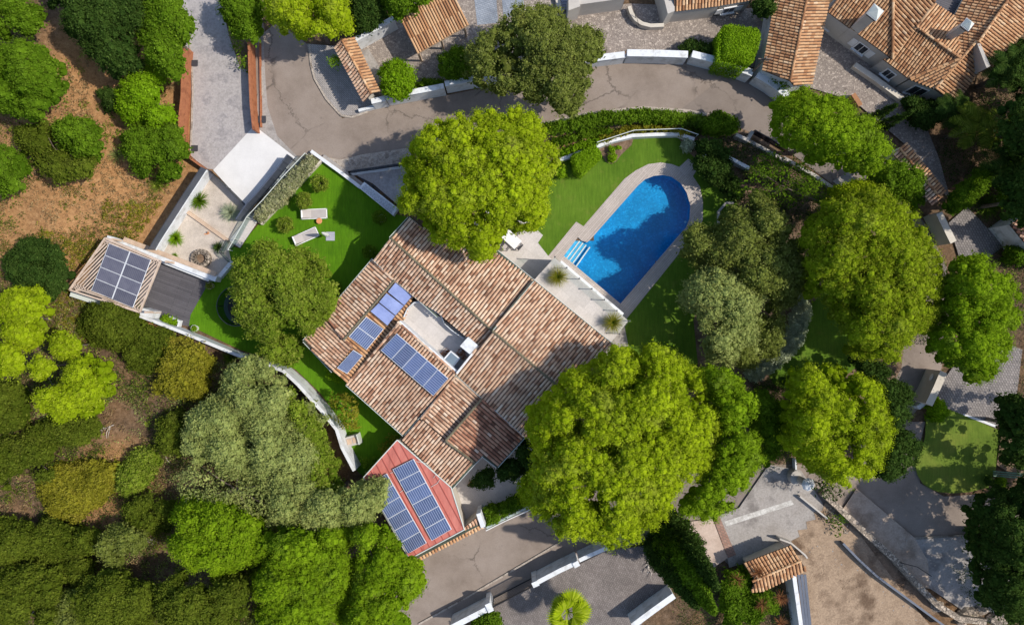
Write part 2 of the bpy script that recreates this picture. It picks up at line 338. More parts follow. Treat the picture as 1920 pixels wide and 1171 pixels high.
# ground sheets --------------------------------------------------------------------------------
def fillpoly(outer, holes=()):
    rings = [[Vector((*W(*p)[:2], 0)) for p in r] for r in (outer, *holes)]
    tris = tessellate_polygon(rings); vs = [v for r in rings for v in r]
    out = []
    for t in tris:
        a, b, c = (vs[i] for i in t)
        if (b.x - a.x) * (c.y - a.y) - (b.y - a.y) * (c.x - a.x) < 0: t = (t[0], t[2], t[1])
        out.append(tuple(t))
    return [(v.x, v.y) for v in vs], out
LAYER = [0]
def sheet(name, mat, outer, holes=(), z=None):
    LAYER[0] += 1
    z = .004 + .0045 * LAYER[0] if z is None else z
    vs, fs = fillpoly(outer, holes); mb = MB(); mb.add([(x, y, z) for x, y in vs], fs)
    return tag(mb.build(name, mat), kind='structure')
def circ(cx, cy, r, n=14, irr=.12, ry=None, rot=0.0):
    ry = ry or r; o = []
    for k in range(n):
        a = 2 * math.pi * k / n; q = 1 + random.uniform(-irr, irr)
        x, y = r * q * math.cos(a), ry * q * math.sin(a)
        o.append((cx + x * math.cos(rot) - y * math.sin(rot), cy + x * math.sin(rot) + y * math.cos(rot)))
    return o
# the slope of scrub on the left of the property
XB = [(-600, 300), (0, 300), (80, 315), (290, 325), (335, 345), (455, 262), (520, 118), (600, 235), (640, 290), (700, 500), (800, 580), (880, 630), (1000, 650), (1100, 710), (1700, 740)]
_xy = np.array(XB, float)
def T(x, y):
    px, py = PX(x, y); xb = np.interp(py, _xy[:, 0], _xy[:, 1]); d = (xb - px) / S
    if d <= 0: return 0.0
    t = min(d / 9, 1); t = t * t * (3 - 2 * t)
    return t * (1.3 + .8 * noise.noise(Vector((x * .09, y * .09, 3))) + .25 * noise.noise(Vector((x * .5, y * .5, 1))))
# ---------------------------------------------------------------- foliage
def inpoly(P, poly):
    x, y = P[:, 0], P[:, 1]; ins = np.zeros(len(P), bool); n = len(poly)
    for i in range(n):
        (x1, y1), (x2, y2) = poly[i], poly[(i + 1) % n]
        if y1 == y2: continue
        c = ((y1 > y) != (y2 > y)) & (x < (x2 - x1) * (y - y1) / (y2 - y1) + x1); ins ^= c
    return ins
def edist(P, poly):
    d = np.full(len(P), 1e9); n = len(poly)
    for i in range(n):
        a = np.array(poly[i], float); b = np.array(poly[(i + 1) % n], float); ab = b - a
        t = np.clip(((P - a) @ ab) / max(1e-9, ab @ ab), 0, 1)
        d = np.minimum(d, np.linalg.norm(P - (a + t[:, None] * ab), axis=1))
    return d
def rdir(n):
    v = RNG.normal(size=(n, 3)); return v / np.linalg.norm(v, axis=1)[:, None]
def leaves(C, R, nl, a, b, jit, clump, up=-.35, flat_=1.0):
    """leaf quads round puff centres C (N,3) with radii R"""
    N = len(C); D = rdir(N * nl * 2); D = D[D[:, 2] > up][:N * nl]; n = len(D); N = n // nl; n = N * nl; D = D[:n]
    c = np.repeat(C[:N], nl, 0); r = np.repeat(R[:N], nl)[:, None]
    pos = c + D * r * RNG.uniform(.6, 1.38, (n, 1)) * np.array([1, 1, flat_])
    nn = D + jit * RNG.normal(size=(n, 3)); nn /= np.linalg.norm(nn, axis=1)[:, None]
    q = rdir(n); t = np.cross(nn, q); t /= np.linalg.norm(t, axis=1)[:, None] + 1e-9; s = np.cross(nn, t)
    sa = (a * RNG.uniform(.6, 1.3, (n, 1))) / 2; sb = (b * RNG.uniform(.6, 1.3, (n, 1))) / 2
    V = np.stack([pos - t * sa - s * sb * .4, pos - t * sa * .2 - s * sb, pos + t * sa, pos + s * sb], 1)
    return V, RNG.uniform(0, 1, n), np.repeat(clump[:N], nl)
_cs = []
for ax in range(3):
    for sg in (-1, 1):
        for i in (-1, 0):
            for j in (-1, 0):
                q = []
                for di, dj in ((0, 0), (1, 0), (1, 1), (0, 1)):
                    v = [0, 0, 0]; v[ax] = sg; v[(ax + 1) % 3] = (i + di) * sg; v[(ax + 2) % 3] = j + dj; v = np.array(v, float); q.append(v / np.linalg.norm(v))
                _cs.append(q)
_cs = np.array(_cs); _cs = _cs[_cs[:, :, 2].mean(1) > -.3]
def cores(C, R, clump, k=.58):
    m = len(_cs); V = _cs[None] * (R * k)[:, None, None, None] * RNG.uniform(.85, 1.12, (len(C), 1, 1, 3)) + C[:, None, None, :]
    return V.reshape(-1, 4, 3), RNG.uniform(0, .5, len(C) * m), np.repeat(clump, m)
def quads(name, parts, mat, parent=None, loc=None):
    V = np.concatenate([p[0] for p in parts]); rn = np.concatenate([p[1] for p in parts]); cl = np.concatenate([p[2] for p in parts])
    n = len(V); me = bpy.data.meshes.new(name); o = link(name, me, mat, parent, loc); off = OFF[o.name]
    V = V.reshape(-1, 3) - np.array(off)
    me.vertices.add(4 * n); me.vertices.foreach_set('co', V.astype(np.float32).ravel())
    me.loops.add(4 * n); me.loops.foreach_set('vertex_index', np.arange(4 * n, dtype=np.int32))
    me.polygons.add(n); me.polygons.foreach_set('loop_start', np.arange(0, 4 * n, 4, dtype=np.int32))
    me.update(calc_edges=True)
    for k, v in (('rnd', rn), ('clump', cl)):
        at = me.attributes.new(k, 'FLOAT', 'FACE'); at.data.foreach_set('value', v.astype(np.float32))
    return o
K = {  # puff radius, leaves per puff, leaf a, b, normal jitter, lobe radius (m), lobe height, gap
 'pine':  dict(r=.33, nl=72, a=.105, b=.065, jit=.55, lr=1.0, la=1.1, gap=.02),
 'oak':   dict(r=.33, nl=64, a=.125, b=.085, jit=.75, lr=1.1, la=1.3, gap=.03),
 'olive': dict(r=.34, nl=60, a=.15, b=.075, jit=1.0, lr=1.2, la=1.4, gap=.07),
 'bush':  dict(r=.25, nl=48, a=.12, b=.085, jit=.7, lr=.7, la=.4, gap=.0),
 'clip':  dict(r=.14, nl=26, a=.10, b=.075, jit=.6, lr=9, la=0, gap=0),
 'thin':  dict(r=.30, nl=26, a=.15, b=.07, jit=1.1, lr=.9, la=.9, gap=.22)}
L = {}
def lm(k, c1, c2, c3, t=.25): L[k] = leafmat('foliage_' + k, c1, c2, c3, t)
lm('lime_pine', (.165, .245, .006), (.33, .44, .012), (.45, .52, .05))
lm('green_pine', (.095, .18, .006), (.205, .33, .012), (.29, .41, .03))
lm('yellow_pine', (.12, .18, .006), (.245, .34, .014), (.42, .45, .05))
lm('oak', (.095, .155, .012), (.20, .285, .026), (.37, .41, .08))
lm('moss', (.055, .085, .008), (.115, .155, .016), (.20, .24, .035))
lm('olive', (.085, .115, .020), (.185, .225, .045), (.32, .36, .11))
lm('silver', (.16, .21, .055), (.32, .38, .12), (.45, .48, .17))
lm('sage', (.26, .32, .20), (.38, .44, .30), (.50, .55, .42))
lm('pale', (.22, .25, .11), (.36, .38, .20), (.55, .52, .36))
lm('dark', (.020, .048, .010), (.048, .092, .016), (.10, .16, .035))
lm('green', (.055, .12, .006), (.12, .215, .012), (.20, .32, .03))
lm('vivid', (.105, .22, .005), (.19, .34, .010), (.29, .46, .03))
lm('yellow', (.135, .14, .012), (.27, .26, .024), (.40, .37, .06))
lm('dry', (.20, .13, .06), (.34, .24, .12), (.46, .36, .20))
lm('brownred', (.16, .06, .03), (.26, .11, .05), (.36, .2, .09))
def crown_parts(poly, zt, zb, kind, mod=1.0, gap=None):
    k = K[kind]; k = dict(k); P = np.array(poly, float)
    gap = k['gap'] if gap is None else gap
    zm = (zt + zb) / 2; ppm = S * H / (H - zm); r = k['r'] * mod; cell = r * ppm * .92
    x0, y0 = P.min(0); x1, y1 = P.max(0)
    gx, gy = np.meshgrid(np.arange(x0, x1 + cell, cell), np.arange(y0, y1 + cell, cell))
    Q = np.stack([gx.ravel(), gy.ravel()], 1); Q += RNG.uniform(-.5, .5, Q.shape) * cell
    n1 = np.array([noise.noise(Vector((q[0] / ppm * .9, q[1] / ppm * .9, zt))) for q in Q])
    d = edist(Q, poly); ins = inpoly(Q, poly); dm0 = (d * ins).max()
    n2 = np.array([noise.noise(Vector((q[0] / ppm * .35, q[1] / ppm * .35, zt + 5))) for q in Q]); ed_ = (n1 * 2.0 + n2 * (3.2 if dm0 > 1.4 * ppm else .6)) * r * ppm * min(1, np.ptp(P[:, 0]) / 90) * (k['la'] > 0) * (1.35 if kind in ('oak', 'olive') else 1)
    keep = (ins & (d > -ed_ - .8 * r * ppm)) | (~ins & (d < ed_ - .5 * r * ppm)); Q = Q[keep]; d = d[keep] * np.where(ins[keep], 1, -1); n1 = n1[keep]
    if len(Q) == 0: Q = P.mean(0)[None]; d = np.array([5.]); n1 = np.zeros(1)
    dm = max(d.max(), 1); t = np.clip(d / (dm * .85), 0.02, 1); f = np.sqrt(1 - (1 - t) ** 2)
    # lobes
    lr = k['lr'] * ppm; nlb = max(3, int(abs(np.ptp(P[:, 0]) * np.ptp(P[:, 1])) / (lr * lr * 1.7)))
    LC = np.stack([RNG.uniform(x0, x1, nlb), RNG.uniform(y0, y1, nlb)], 1); LH = RNG.uniform(.3, 1.15, nlb)
    D = np.linalg.norm(Q[:, None] - LC[None], axis=2) / lr; bump = (LH[None] * np.sqrt(np.clip(1 - D ** 2 * .8, 0, 1))).max(1)
    if kind in ('pine', 'oak', 'olive', 'thin') and dm > 1.4 * ppm:
        ok = (bump > .2) | (d > (1.2 if kind != 'pine' else .35) * ppm)
        if ok.sum() > 5: Q, d, n1, f, bump = Q[ok], d[ok], n1[ok], f[ok], bump[ok]
    z = zb + (zt - zb) * f * (1 if k['la'] == 0 else .82) + k['la'] * mod * min(1, (zt - zb) / 2) * (bump - .45) + RNG.uniform(-.2, .2, len(Q)) * (k['la'] > 0)
    Q0, z0_, b0_ = Q, z, bump
    if gap > 0:
        g = np.array([noise.noise(Vector((q[0] / ppm * 1.1, q[1] / ppm * 1.1, 7 + zb))) for q in Q]); m = g > -.50 + gap * 2.4; m &= bump > .12 * (gap > .05)
        if m.sum() > 3: Q, z, d, bump = Q[m], z[m], d[m], bump[m]
    kk = (H - z) / H / S; C = np.stack([(Q[:, 0] - 960) * kk, -(Q[:, 1] - 585.5) * kk, z], 1)
    cl = np.clip(RNG.uniform(0, 1, len(Q)) * .55 + bump * .5, 0, 1); R = r * RNG.uniform(.75, 1.3, len(Q))  # lobe tops lighter, creases darker: light and shade put into leaf colour
    out = [leaves(C, R, k['nl'], k['a'], k['b'], k['jit'], cl)]
    if kind != 'thin': out.append(cores(C, R, cl))
    # second, lower shell that gives the crown its thickness
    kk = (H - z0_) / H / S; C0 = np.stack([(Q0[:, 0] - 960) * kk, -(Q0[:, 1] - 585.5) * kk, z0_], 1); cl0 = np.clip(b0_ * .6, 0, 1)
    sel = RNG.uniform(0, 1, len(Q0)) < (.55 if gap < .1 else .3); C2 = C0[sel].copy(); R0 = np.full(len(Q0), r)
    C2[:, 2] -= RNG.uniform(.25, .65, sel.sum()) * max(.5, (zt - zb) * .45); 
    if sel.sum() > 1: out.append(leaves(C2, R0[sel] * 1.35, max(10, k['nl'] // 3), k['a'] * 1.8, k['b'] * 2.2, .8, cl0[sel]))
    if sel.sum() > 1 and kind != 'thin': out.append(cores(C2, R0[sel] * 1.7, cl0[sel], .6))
    return out, C
def pcent(poly):
    P = np.array(poly, float); return P.mean(0)
def plant(label, cat, poly, zt, zb, kind, mat, name='tree', group=None, trunk=True, mod=1.0, gap=None, tr=None, lean=(0, 0)):
    cx, cy = pcent(poly); b = W(cx, cy, (zt + zb) / 2); bx, by = b[0] + lean[0], b[1] + lean[1]; t0 = T(bx, by)
    zt += t0; zb += t0
    parts, C = crown_parts(poly, zt, zb, kind, mod, gap)
    if not trunk:
        return tag(quads(name, parts, L[mat], None, (bx, by, t0)), label, cat, group)
    root = thing(name, label, cat, (bx, by, t0), group)
    span = (np.ptp(C[:, 0]) + np.ptp(C[:, 1])) / 4; tr = tr or max(.06, min(.38, span * .055))
    mb = MB(); cc = C.mean(0); zf = zb + .15 * (zt - zb); mid = Vector((bx + (cc[0] - bx) * .5 + .15, by + (cc[1] - by) * .5, t0 + (zf - t0) * .55))
    fork = Vector((cc[0], cc[1], zf)); mb.tube([(bx, by, t0 - .2), (bx, by, t0 + .15), mid, fork], [tr * 1.35, tr, tr * .8, tr * .6], 8)
    idx = RNG.choice(len(C), min(len(C), 9 if span > 2 else 4), replace=False)
    for i in idx:
        e = Vector(C[i]); e.z -= .35; m2 = fork.lerp(e, .5); m2.z += .15 * (e - fork).length * random.uniform(-.2, .6)
        m2.z = min(m2.z, e.z); mb.tube([fork, m2, e], [tr * .45, tr * .28, tr * .10], 5)
    mb.build('trunk', M['bark'], root, True)
    quads('crown', parts, L[mat], root); return root
def blades(c, n, ln, wd, droop, elev=(.1, 1.4), mat='green', segs=4, cut=1.0):
    out = []
    cl = []
    for i in range(n):
        az = random.uniform(0, 2 * math.pi); el = random.uniform(*elev); l = ln * random.uniform(.75, 1.1); w = wd * random.uniform(.7, 1.2)
        p = Vector(c); d = Vector((math.cos(az) * math.cos(el), math.sin(az) * math.cos(el), math.sin(el))); side = Vector((-math.sin(az), math.cos(az), 0))
        pr = [p + side * w * .3, p - side * w * .3]; q = random.random()
        for s_ in range(segs):
            d = (d - Vector((0, 0, droop / segs))).normalized(); p = p + d * l / segs; ww = w * (1 - (s_ + 1) / segs) * .9 + .004
            nw = [p + side * ww * .5, p - side * ww * .5]; out.append([pr[0], pr[1], nw[1], nw[0]]); pr = nw; cl.append(q)
    V = np.array([[list(v) for v in f] for f in out]); return V, RNG.uniform(0, 1, len(V)), np.array(cl)
def rosette(label, cat, px, py, name, n, ln, wd, droop, mats, elev=(.1, 1.4), z=0, group=None, segs=4):
    x, y, z = W(px, py, z); z = max(z, T(x, y))
    p = [blades((x, y, z + .1), n, ln, wd, droop, elev, segs=segs)]
    return tag(quads(name, p, mats, None, (x, y, z)), label, cat, group)
# ---------------------------------------------------------------- roofs
def plane_pts(pts):
    A = np.array([[*W(*p)[:2], 1] for p in pts]); zz = np.array([p[2] for p in pts], float)
    (a, b, c), *_ = np.linalg.lstsq(A, zz, rcond=None)
    def hit(px, py):
        X = (px - 960) / (S * H); Y = -(py - 585.5) / (S * H); t = (H - c) / (1 + a * X + b * Y); return Vector((t * X, t * Y, H - t))
    return hit, Vector((-a, -b, 1)).normalized()
def tile_roof(pts, rowdir, root, mat, pitch=.25, tlen=.37, name='roof', slab=.16, base=None, cover=True):
    hit, n = plane_pts(pts); Pw = [hit(p[0], p[1]) for p in pts]
    cx, cy = np.mean([p[0] for p in pts]), np.mean([p[1] for p in pts])
    u = (hit(cx + rowdir[0], cy + rowdir[1]) - hit(cx, cy)).normalized()
    if u.z > 0: u = -u
    v = n.cross(u).normalized(); O = Pw[0]
    UV = [((p - O).dot(u), (p - O).dot(v)) for p in Pw]; N = len(UV)
    mb = MB(); mb.prism([tuple(p - n * .01) for p in Pw], [p.z - slab for p in Pw]); rf = mb.build(name, base or M['tiledark'], root)
    vmin, vmax = min(q[1] for q in UV), max(q[1] for q in UV); rows = max(1, round((vmax - vmin) / pitch)); pt = (vmax - vmin) / rows
    tb = MB()
    for k in range(rows):
        vk = vmin + (k + .5) * pt; xs = []
        for i in range(N):
            (u1, v1), (u2, v2) = UV[i], UV[(i + 1) % N]
            if (v1 > vk) != (v2 > vk): xs.append(u1 + (u2 - u1) * (vk - v1) / (v2 - v1))
        xs.sort()
        for j in range(0, len(xs) - 1, 2):
            lo, hi = xs[j], xs[j + 1] + .03; uu = hi; ph = random.uniform(-.03, .03); rowr = random.uniform(-.06, .06)
            while uu > lo + .05:
                tl = min(tlen + random.uniform(-.02, .02) + (ph if uu == hi else 0), uu - lo); r1, r2 = pt * .41, pt * .35
                va = vk + random.uniform(-.008, .008); lift = .032 + random.uniform(-.006, .01); vs = []
                for (uq, r, lf) in ((uu, r1, lift), (uu - tl - .03, r2, 0)):
                    for a_ in (0, 45, 90, 135, 180):
                        ar = math.radians(a_); vs.append(O + u * uq + v * (va + r * math.cos(ar)) + n * (lf + r * .92 * math.sin(ar)))
                tb.add(vs, [(q + 5, q + 6, q + 1, q) for q in range(4)] + [(0, 1, 2, 3, 4)], min(1, max(0, random.betavariate(2.2, 1.6) + rowr)))
                uu -= tl
    tb.build('barrel_tiles', mat, rf)
    return rf, Pw
def wall_under(Pw, root, mat, drop=.18, inset=.985, z0=-.2, name='wall'):
    c = sum(Pw, Vector()) / len(Pw); mb = MB()
    mb.prism([(c.x + (p.x - c.x) * inset, c.y + (p.y - c.y) * inset, p.z - drop) for p in Pw], z0); return mb.build(name, mat, root)
def line3(a, b):  # a,b = (px,py,z)
    return Vector(W(*a)), Vector(W(*b))
def ridge(a, b, root, mat, r=.10, name='ridge_tiles', step=.36):
    p, q = line3(a, b); d = q - p; L_ = d.length; n = max(1, int(L_ / step)); d.normalize(); sd_ = d.cross(Vector((0, 0, 1))).normalized(); up = sd_.cross(d)
    mb = MB()
    for i in range(n):
        vs = []
        for s_, rr, lf in ((i * L_ / n, r, .05), ((i + 1) * L_ / n + .03, r * .85, .03)):
            for a_ in (0, 45, 90, 135, 180):
                ar = math.radians(a_); vs.append(p + d * s_ + sd_ * rr * math.cos(ar) + up * (lf + rr * math.sin(ar)))
        mb.add(vs, [(k, k + 1, k + 6, k + 5) for k in range(4)] + [(4, 3, 2, 1, 0)])
    return mb.build(name, mat, root)
def gutter(pts, root, w=.19, lip=True):
    mb = MB(); ml = MB()
    for a, b in zip(pts[:-1], pts[1:]):
        p, q = line3(a, b); mb.beam(p - Vector((0, 0, .03)), q - Vector((0, 0, .03)), w, .10)
        if lip:
            d = (q - p).normalized(); s_ = d.cross(Vector((0, 0, 1))).normalized(); c = Vector((p.x, p.y, 0))
            hc = Vector(OFF[root.name]); hc.z = 0
            if s_.dot(c - hc) < 0: s_ = -s_
            ml.beam(p + s_ * w * .5 + Vector((0, 0, .03)), q + s_ * w * .5 + Vector((0, 0, .03)), .04, .05)
    g = mb.build('gutter', M['gutter'], root)
    if lip: ml.build('gutter_lip', M['lip'], g)
    return g
def solar(corners, nu, root, mat, name='solar_panel', z_up=.10, hit=None, zz=None, sub=1, frame=.05):
    """corners a,b,c,d px: a->b is the array direction with nu panels, a->d the panel's long side; sub = rows across"""
    def at(u, v):
        a, b, c, d = corners; x = (a[0] * (1 - u) + b[0] * u) * (1 - v) + (d[0] * (1 - u) + c[0] * u) * v
        y = (a[1] * (1 - u) + b[1] * u) * (1 - v) + (d[1] * (1 - u) + c[1] * u) * v
        p = hit(x, y) if hit else Vector(W(x, y, zz)); return p + Vector((0, 0, z_up))
    for j in range(sub):
        for i in range(nu):
            u0, u1, v0, v1 = i / nu, (i + 1) / nu, j / sub, (j + 1) / sub; q = [at(u0, v0), at(u1, v0), at(u1, v1), at(u0, v1)]
            c = sum(q, Vector()) / 4; mb = MB(); mb.prism([tuple(c + (p - c) * .985) for p in q], [p.z - .05 for p in q])
            fr = mb.build(name, M['panel_frame'], root)
            cb = MB(); e = .945; fs = [c + (p - c) * e + Vector((0, 0, .006)) for p in q]
            nrm = (fs[1] - fs[0]).cross(fs[2] - fs[0]); idx = (0, 1, 2, 3) if nrm.z > 0 else (3, 2, 1, 0)
            uvs = [(0, 0), (1, 0), (1, 1), (0, 1)]; cb.add(fs, [idx]); cb.uv[0] = [uvs[k] for k in idx]
            cb.build('cell_sheet', mat, fr)
def wallthing(label, cat, pts, h, th=.28, mat='white', name='garden_wall', coping=None, z0=-.3, group=None, cap=.06):
    """pts px along the top of the wall"""
    hs = h if isinstance(h, (list, tuple)) else [h] * len(pts); P = [W(p[0], p[1], hh) for p, hh in zip(pts, hs)]
    if coping is None:
        mb = MB(); mb.wallline([(p[0], p[1]) for p in P], th, list(hs), z0)
        c = P[0]; o = mb.build(name, M[mat], None, loc=(c[0], c[1], 0)); return tag(o, label, cat, group)
    root = thing(name, label, cat, (P[0][0], P[0][1], 0), group)
    mb = MB(); mb.wallline([(p[0], p[1]) for p in P], th, [x - cap for x in hs], z0); mb.build('wall', M[mat], root)
    mb = MB(); mb.wallline([(p[0], p[1]) for p in P], th + .10, list(hs), [x - cap for x in hs]); mb.build('coping', M[coping], root)
    return root
# ================================================================= GROUND
POOL = [(1056.4, 481), (1083.7, 444.7), (1090.5, 451.5), (1099, 453.5), (1105, 449), (1194.7, 347.3), (1208.3, 335.4), (1225.4, 328.6), (1242.5, 326.9), (1259.6, 330.3), (1276.6, 342.2),
        (1288.6, 361), (1295.4, 384.9), (1294, 410), (1286.9, 427.6), (1273, 443), (1163.3, 571)]
def terrain():
    m = NT('dry_hillside'); co = m.coords()
    n1 = m.noise(co, .16, 7, .7); n2 = m.noise(co, 2.6, 6, .8); n3 = m.noise(co, 13, 4, .8)
    tan = m.ramp(n2, [(.28, (.15, .085, .040)), (.45, (.33, .175, .075)), (.58, (.42, .235, .105)), (.75, (.50, .32, .16))])
    brn = m.ramp(n2, [(.3, (.055, .038, .024)), (.5, (.13, .085, .052)), (.7, (.22, .15, .10))])
    # orange dry grass on the open hillside, darker leaf litter under the woodland
    sep = m.n('ShaderNodeSeparateXYZ'); m.l(co, sep.inputs[0])
    def vor(cx, cy, r):
        d = m.n('ShaderNodeVectorMath', operation='DISTANCE'); m.l(co, d.inputs[0]); d.inputs[1].default_value = (*W(cx, cy)[:2], 0)
        mp = m.n('ShaderNodeMapRange'); mp.inputs[1].default_value = r * .55; mp.inputs[2].default_value = r; mp.inputs[3].default_value = 1; mp.inputs[4].default_value = 0
        m.l(d.outputs['Value'], mp.inputs[0]); return mp.outputs[0]
    acc = None
    for a in ((150, 350, 9.5), (250, 370, 7), (190, 150, 6), (80, 400, 6), (250, 560, 4), (230, 900, 4.5), (330, 220, 4), (600, 830, 4), (330, 330, 4)):
        o = vor(*a)
        if acc is None: acc = o
        else:
            mx = m.n('ShaderNodeMath', operation='MAXIMUM'); m.l(acc, mx.inputs[0]); m.l(o, mx.inputs[1]); acc = mx.outputs[0]
    nn = m.n('ShaderNodeMath', operation='MULTIPLY_ADD'); m.l(n1, nn.inputs[0]); nn.inputs[1].default_value = 1.6; nn.inputs[2].default_value = -.8
    ad = m.n('ShaderNodeMath', operation='ADD', use_clamp=True); m.l(acc, ad.inputs[0]); m.l(nn.outputs[0], ad.inputs[1])
    col = m.mix(ad.outputs[0], brn, tan); g = m.ramp(n3, [(.25, (.6,) * 3), (.75, (1.35,) * 3)])
    m.l(m.mix(1.0, col, g, 'MULTIPLY'), m.b.inputs['Base Color']); m.b.inputs['Roughness'].default_value = .95; m.b.inputs['Specular IOR Level'].default_value = .1
    m.bump(n3, .8, .06)
    step = .8; xs = [-260, -160, -100, -70] + list(np.arange(-48, 48.01, step)) + [70, 100, 160, 260]; ys = [-260, -140, -80, -50] + list(np.arange(-32, 32.01, step)) + [50, 80, 140, 260]
    big = [(960 + (x - 960) * 1.0, y) for x, y in POOL]; c = pcent(big); big = [(c[0] + (x - c[0]) * 1.12, c[1] + (y - c[1]) * 1.12) for x, y in big]
    V = [(x, y, T(x, y) - .03) for y in ys for x in xs]; nx = len(xs); F = []
    cen = np.array([PX((xs[i] + xs[i + 1]) / 2, (ys[j] + ys[j + 1]) / 2) for j in range(len(ys) - 1) for i in range(nx - 1)])
    hole = inpoly(cen, big); k = 0
    for j in range(len(ys) - 1):
        for i in range(nx - 1):
            if not hole[k]: F.append((j * nx + i, j * nx + i + 1, (j + 1) * nx + i + 1, (j + 1) * nx + i))
            k += 1
    mb = MB(); mb.v = V; mb.f = F; mb.r = [0.0] * len(F); tag(mb.build('ground', m.m, smooth=True), kind='structure')
terrain()
MULCHAREA = [(1020, 230), (1110, 208), (1210, 200), (1310, 208), (1400, 235), (1480, 300), (1600, 380), (1700, 420), (1760, 470), (1760, 620), (1690, 700), (1640, 760), (1600, 900), (1480, 880), (1290, 960), (1160, 1000), (1000, 940), (1000, 830), (1150, 650), (1190, 590), (1200, 560), (1300, 450), (1320, 400), (1290, 300), (1200, 260), (1040, 300)]
sheet('planting_bed', M['mulch'], MULCHAREA)
# road loop round the property
sheet('road', M['road'], [(478, -40), (497, 60), (520, 40), (585, 90), (588, 150), (612, 190), (642, 222), (700, 205), (832, 180), (930, 160), (1100, 124), (1180, 112), (1290, 114), (1400, 145), (1478, 190), (1560, 250), (1660, 330),
    (1735, 420), (1775, 500), (1780, 600), (1765, 690), (1740, 745), (1700, 790), (1735, 790), (1720, 850), (1725, 905), (1770, 930), (1850, 925), (2000, 915), (2000, 1060), (1830, 1010), (1714, 1010), (1604, 916),
    (1540, 1010), (1500, 1025), (1370, 1062), (1290, 980), (1140, 1040), (1000, 1110), (780, 1200), (690, 1260), (660, 1200), (760, 1055), (900, 990), (1000, 945), (1060, 920), (1290, 880), (1450, 870), (1590, 870), (1640, 780), (1690, 690), (1700, 600),
    (1695, 500), (1640, 420), (1560, 345), (1480, 285), (1400, 245), (1310, 212), (1205, 205), (1105, 212), (1010, 240), (900, 262), (775, 285), (690, 300), (640, 310), (590, 296), (555, 300), (515, 268), (480, 245)])
sheet('driveway', M['stamped'], [(330, -40), (412, -40), (430, 70), (450, 125), (468, 135), (470, 180), (482, 240), (470, 262), (402, 318), (385, 316), (356, 290), (360, 180), (352, 110), (342, 60)])
sheet('verge', M['dirt'], [(405, -40), (500, -40), (488, 60), (462, 85), (468, 135), (452, 126), (430, 70)])
sheet('road_gutter', M['concrete'], [(486, 70), (494, 70), (498, 150), (502, 200), (520, 255), (560, 296), (552, 302), (512, 268), (482, 245)])
sheet('white_slab', M['white_slab'], [(473, 240), (480, 238), (551, 293), (560, 300), (468, 394), (400, 319)])
# pool side
DECK = [(1026, 482), (1080.3, 415.7), (1094, 424.2), (1170.8, 335.4), (1191.3, 320), (1215.2, 308), (1239, 304.7), (1259.6, 308), (1273.2, 313.2), (1290.3, 297.8), (1310.8, 313.2), (1298.8, 330.3), (1312.5, 350.8), (1317.6, 378), (1317.6, 412.2), (1306, 436), (1293.7, 449.8), (1170, 603), (1155, 640), (1040, 545)]
sheet('pool_lawn', M['poollawn'], [(985, 300), (1048, 304), (1125, 278), (1180, 262), (1270, 256), (1290, 285), (1330, 320), (1370, 350), (1390, 400), (1340, 480), (1300, 600), (1310, 700), (1260, 700), (1170, 660), (1140, 640), (1175, 604), (1050, 500), (1025, 492), (1010, 462), (990, 400)], [POOL])
sheet('flower_bed', M['mulch'], [(1120, 276), (1188, 259), (1184, 272), (1165, 290), (1155, 303), (1147, 308), (1136, 304)])
sheet('row_soil', M['redsoil'], [(1030, 256), (1090, 244), (1150, 238), (1155, 250), (1120, 262), (1046, 292)])
sheet('pool_deck', M['deck'], DECK, [POOL])
sheet('patio', M['patio'], [(925, 475), (860, 420), (960, 360), (1000, 425), (1018, 441), (1008.5, 455), (1028, 480), (1040, 490), (1005, 535)])
sheet('side_path', M['concrete'], [(1148, 640), (1168, 595), (1178, 650), (1120, 700), (1090, 720)])
sheet('garden_lawn', M['poollawn'], [(1440, 700), (1420, 690), (1500, 640), (1512, 580), (1560, 530), (1640, 560), (1640, 660), (1590, 700), (1500, 740), (1450, 720)])
bn = MB(); bo = [W(*p)[:2] for p in POOL]; ar = sum(bo[i][0] * bo[(i + 1) % len(bo)][1] - bo[(i + 1) % len(bo)][0] * bo[i][1] for i in range(len(bo)))
bn.add([(x, y, .06) for x, y in bo] + [(x, y, -1.45) for x, y in bo], [(i, (i + 1) % len(bo), len(bo) + (i + 1) % len(bo), len(bo) + i) for i in range(len(bo))] + [tuple(range(len(bo), 2 * len(bo)))])
pool = thing('swimming_pool', 'blue mosaic swimming pool with a rounded far end beside the lawn', 'swimming pool', (*W(1180, 450)[:2], 0))
bn.build('basin', M['basin'], pool)
wt = MB(); vs, fs = fillpoly(POOL); wt.add([(x, y, -.20) for x, y in vs], fs); tag(wt.build('pool_water', M['water']), kind='structure')
ed = MB(); ed.wallline([W(*p)[:2] for p in POOL[3:] + POOL[:1]], .12, .075, 0); ed.build('coping_edge', M['deck'], pool)
st = MB()
for k, (a, b) in enumerate((((1061, 486), (1088, 450)), ((1066, 491), (1093, 455)), ((1072, 496), (1099, 459)), ((1079, 501), (1106, 463)))):
    p, q = Vector(W(*a, (-.11, -.16, -.19, -.42)[k])), Vector(W(*b, (-.11, -.16, -.19, -.42)[k])); d = (p - q).normalized(); s_ = Vector((d.y, -d.x, 0))
    if s_.x > 0: s_ = -s_
    w = .34; st.prism([tuple(p), tuple(q), tuple(q + s_ * w), tuple(p + s_ * w)], -1.44)
steps = st.build('pool_steps', M['basin'], pool)
st = MB()
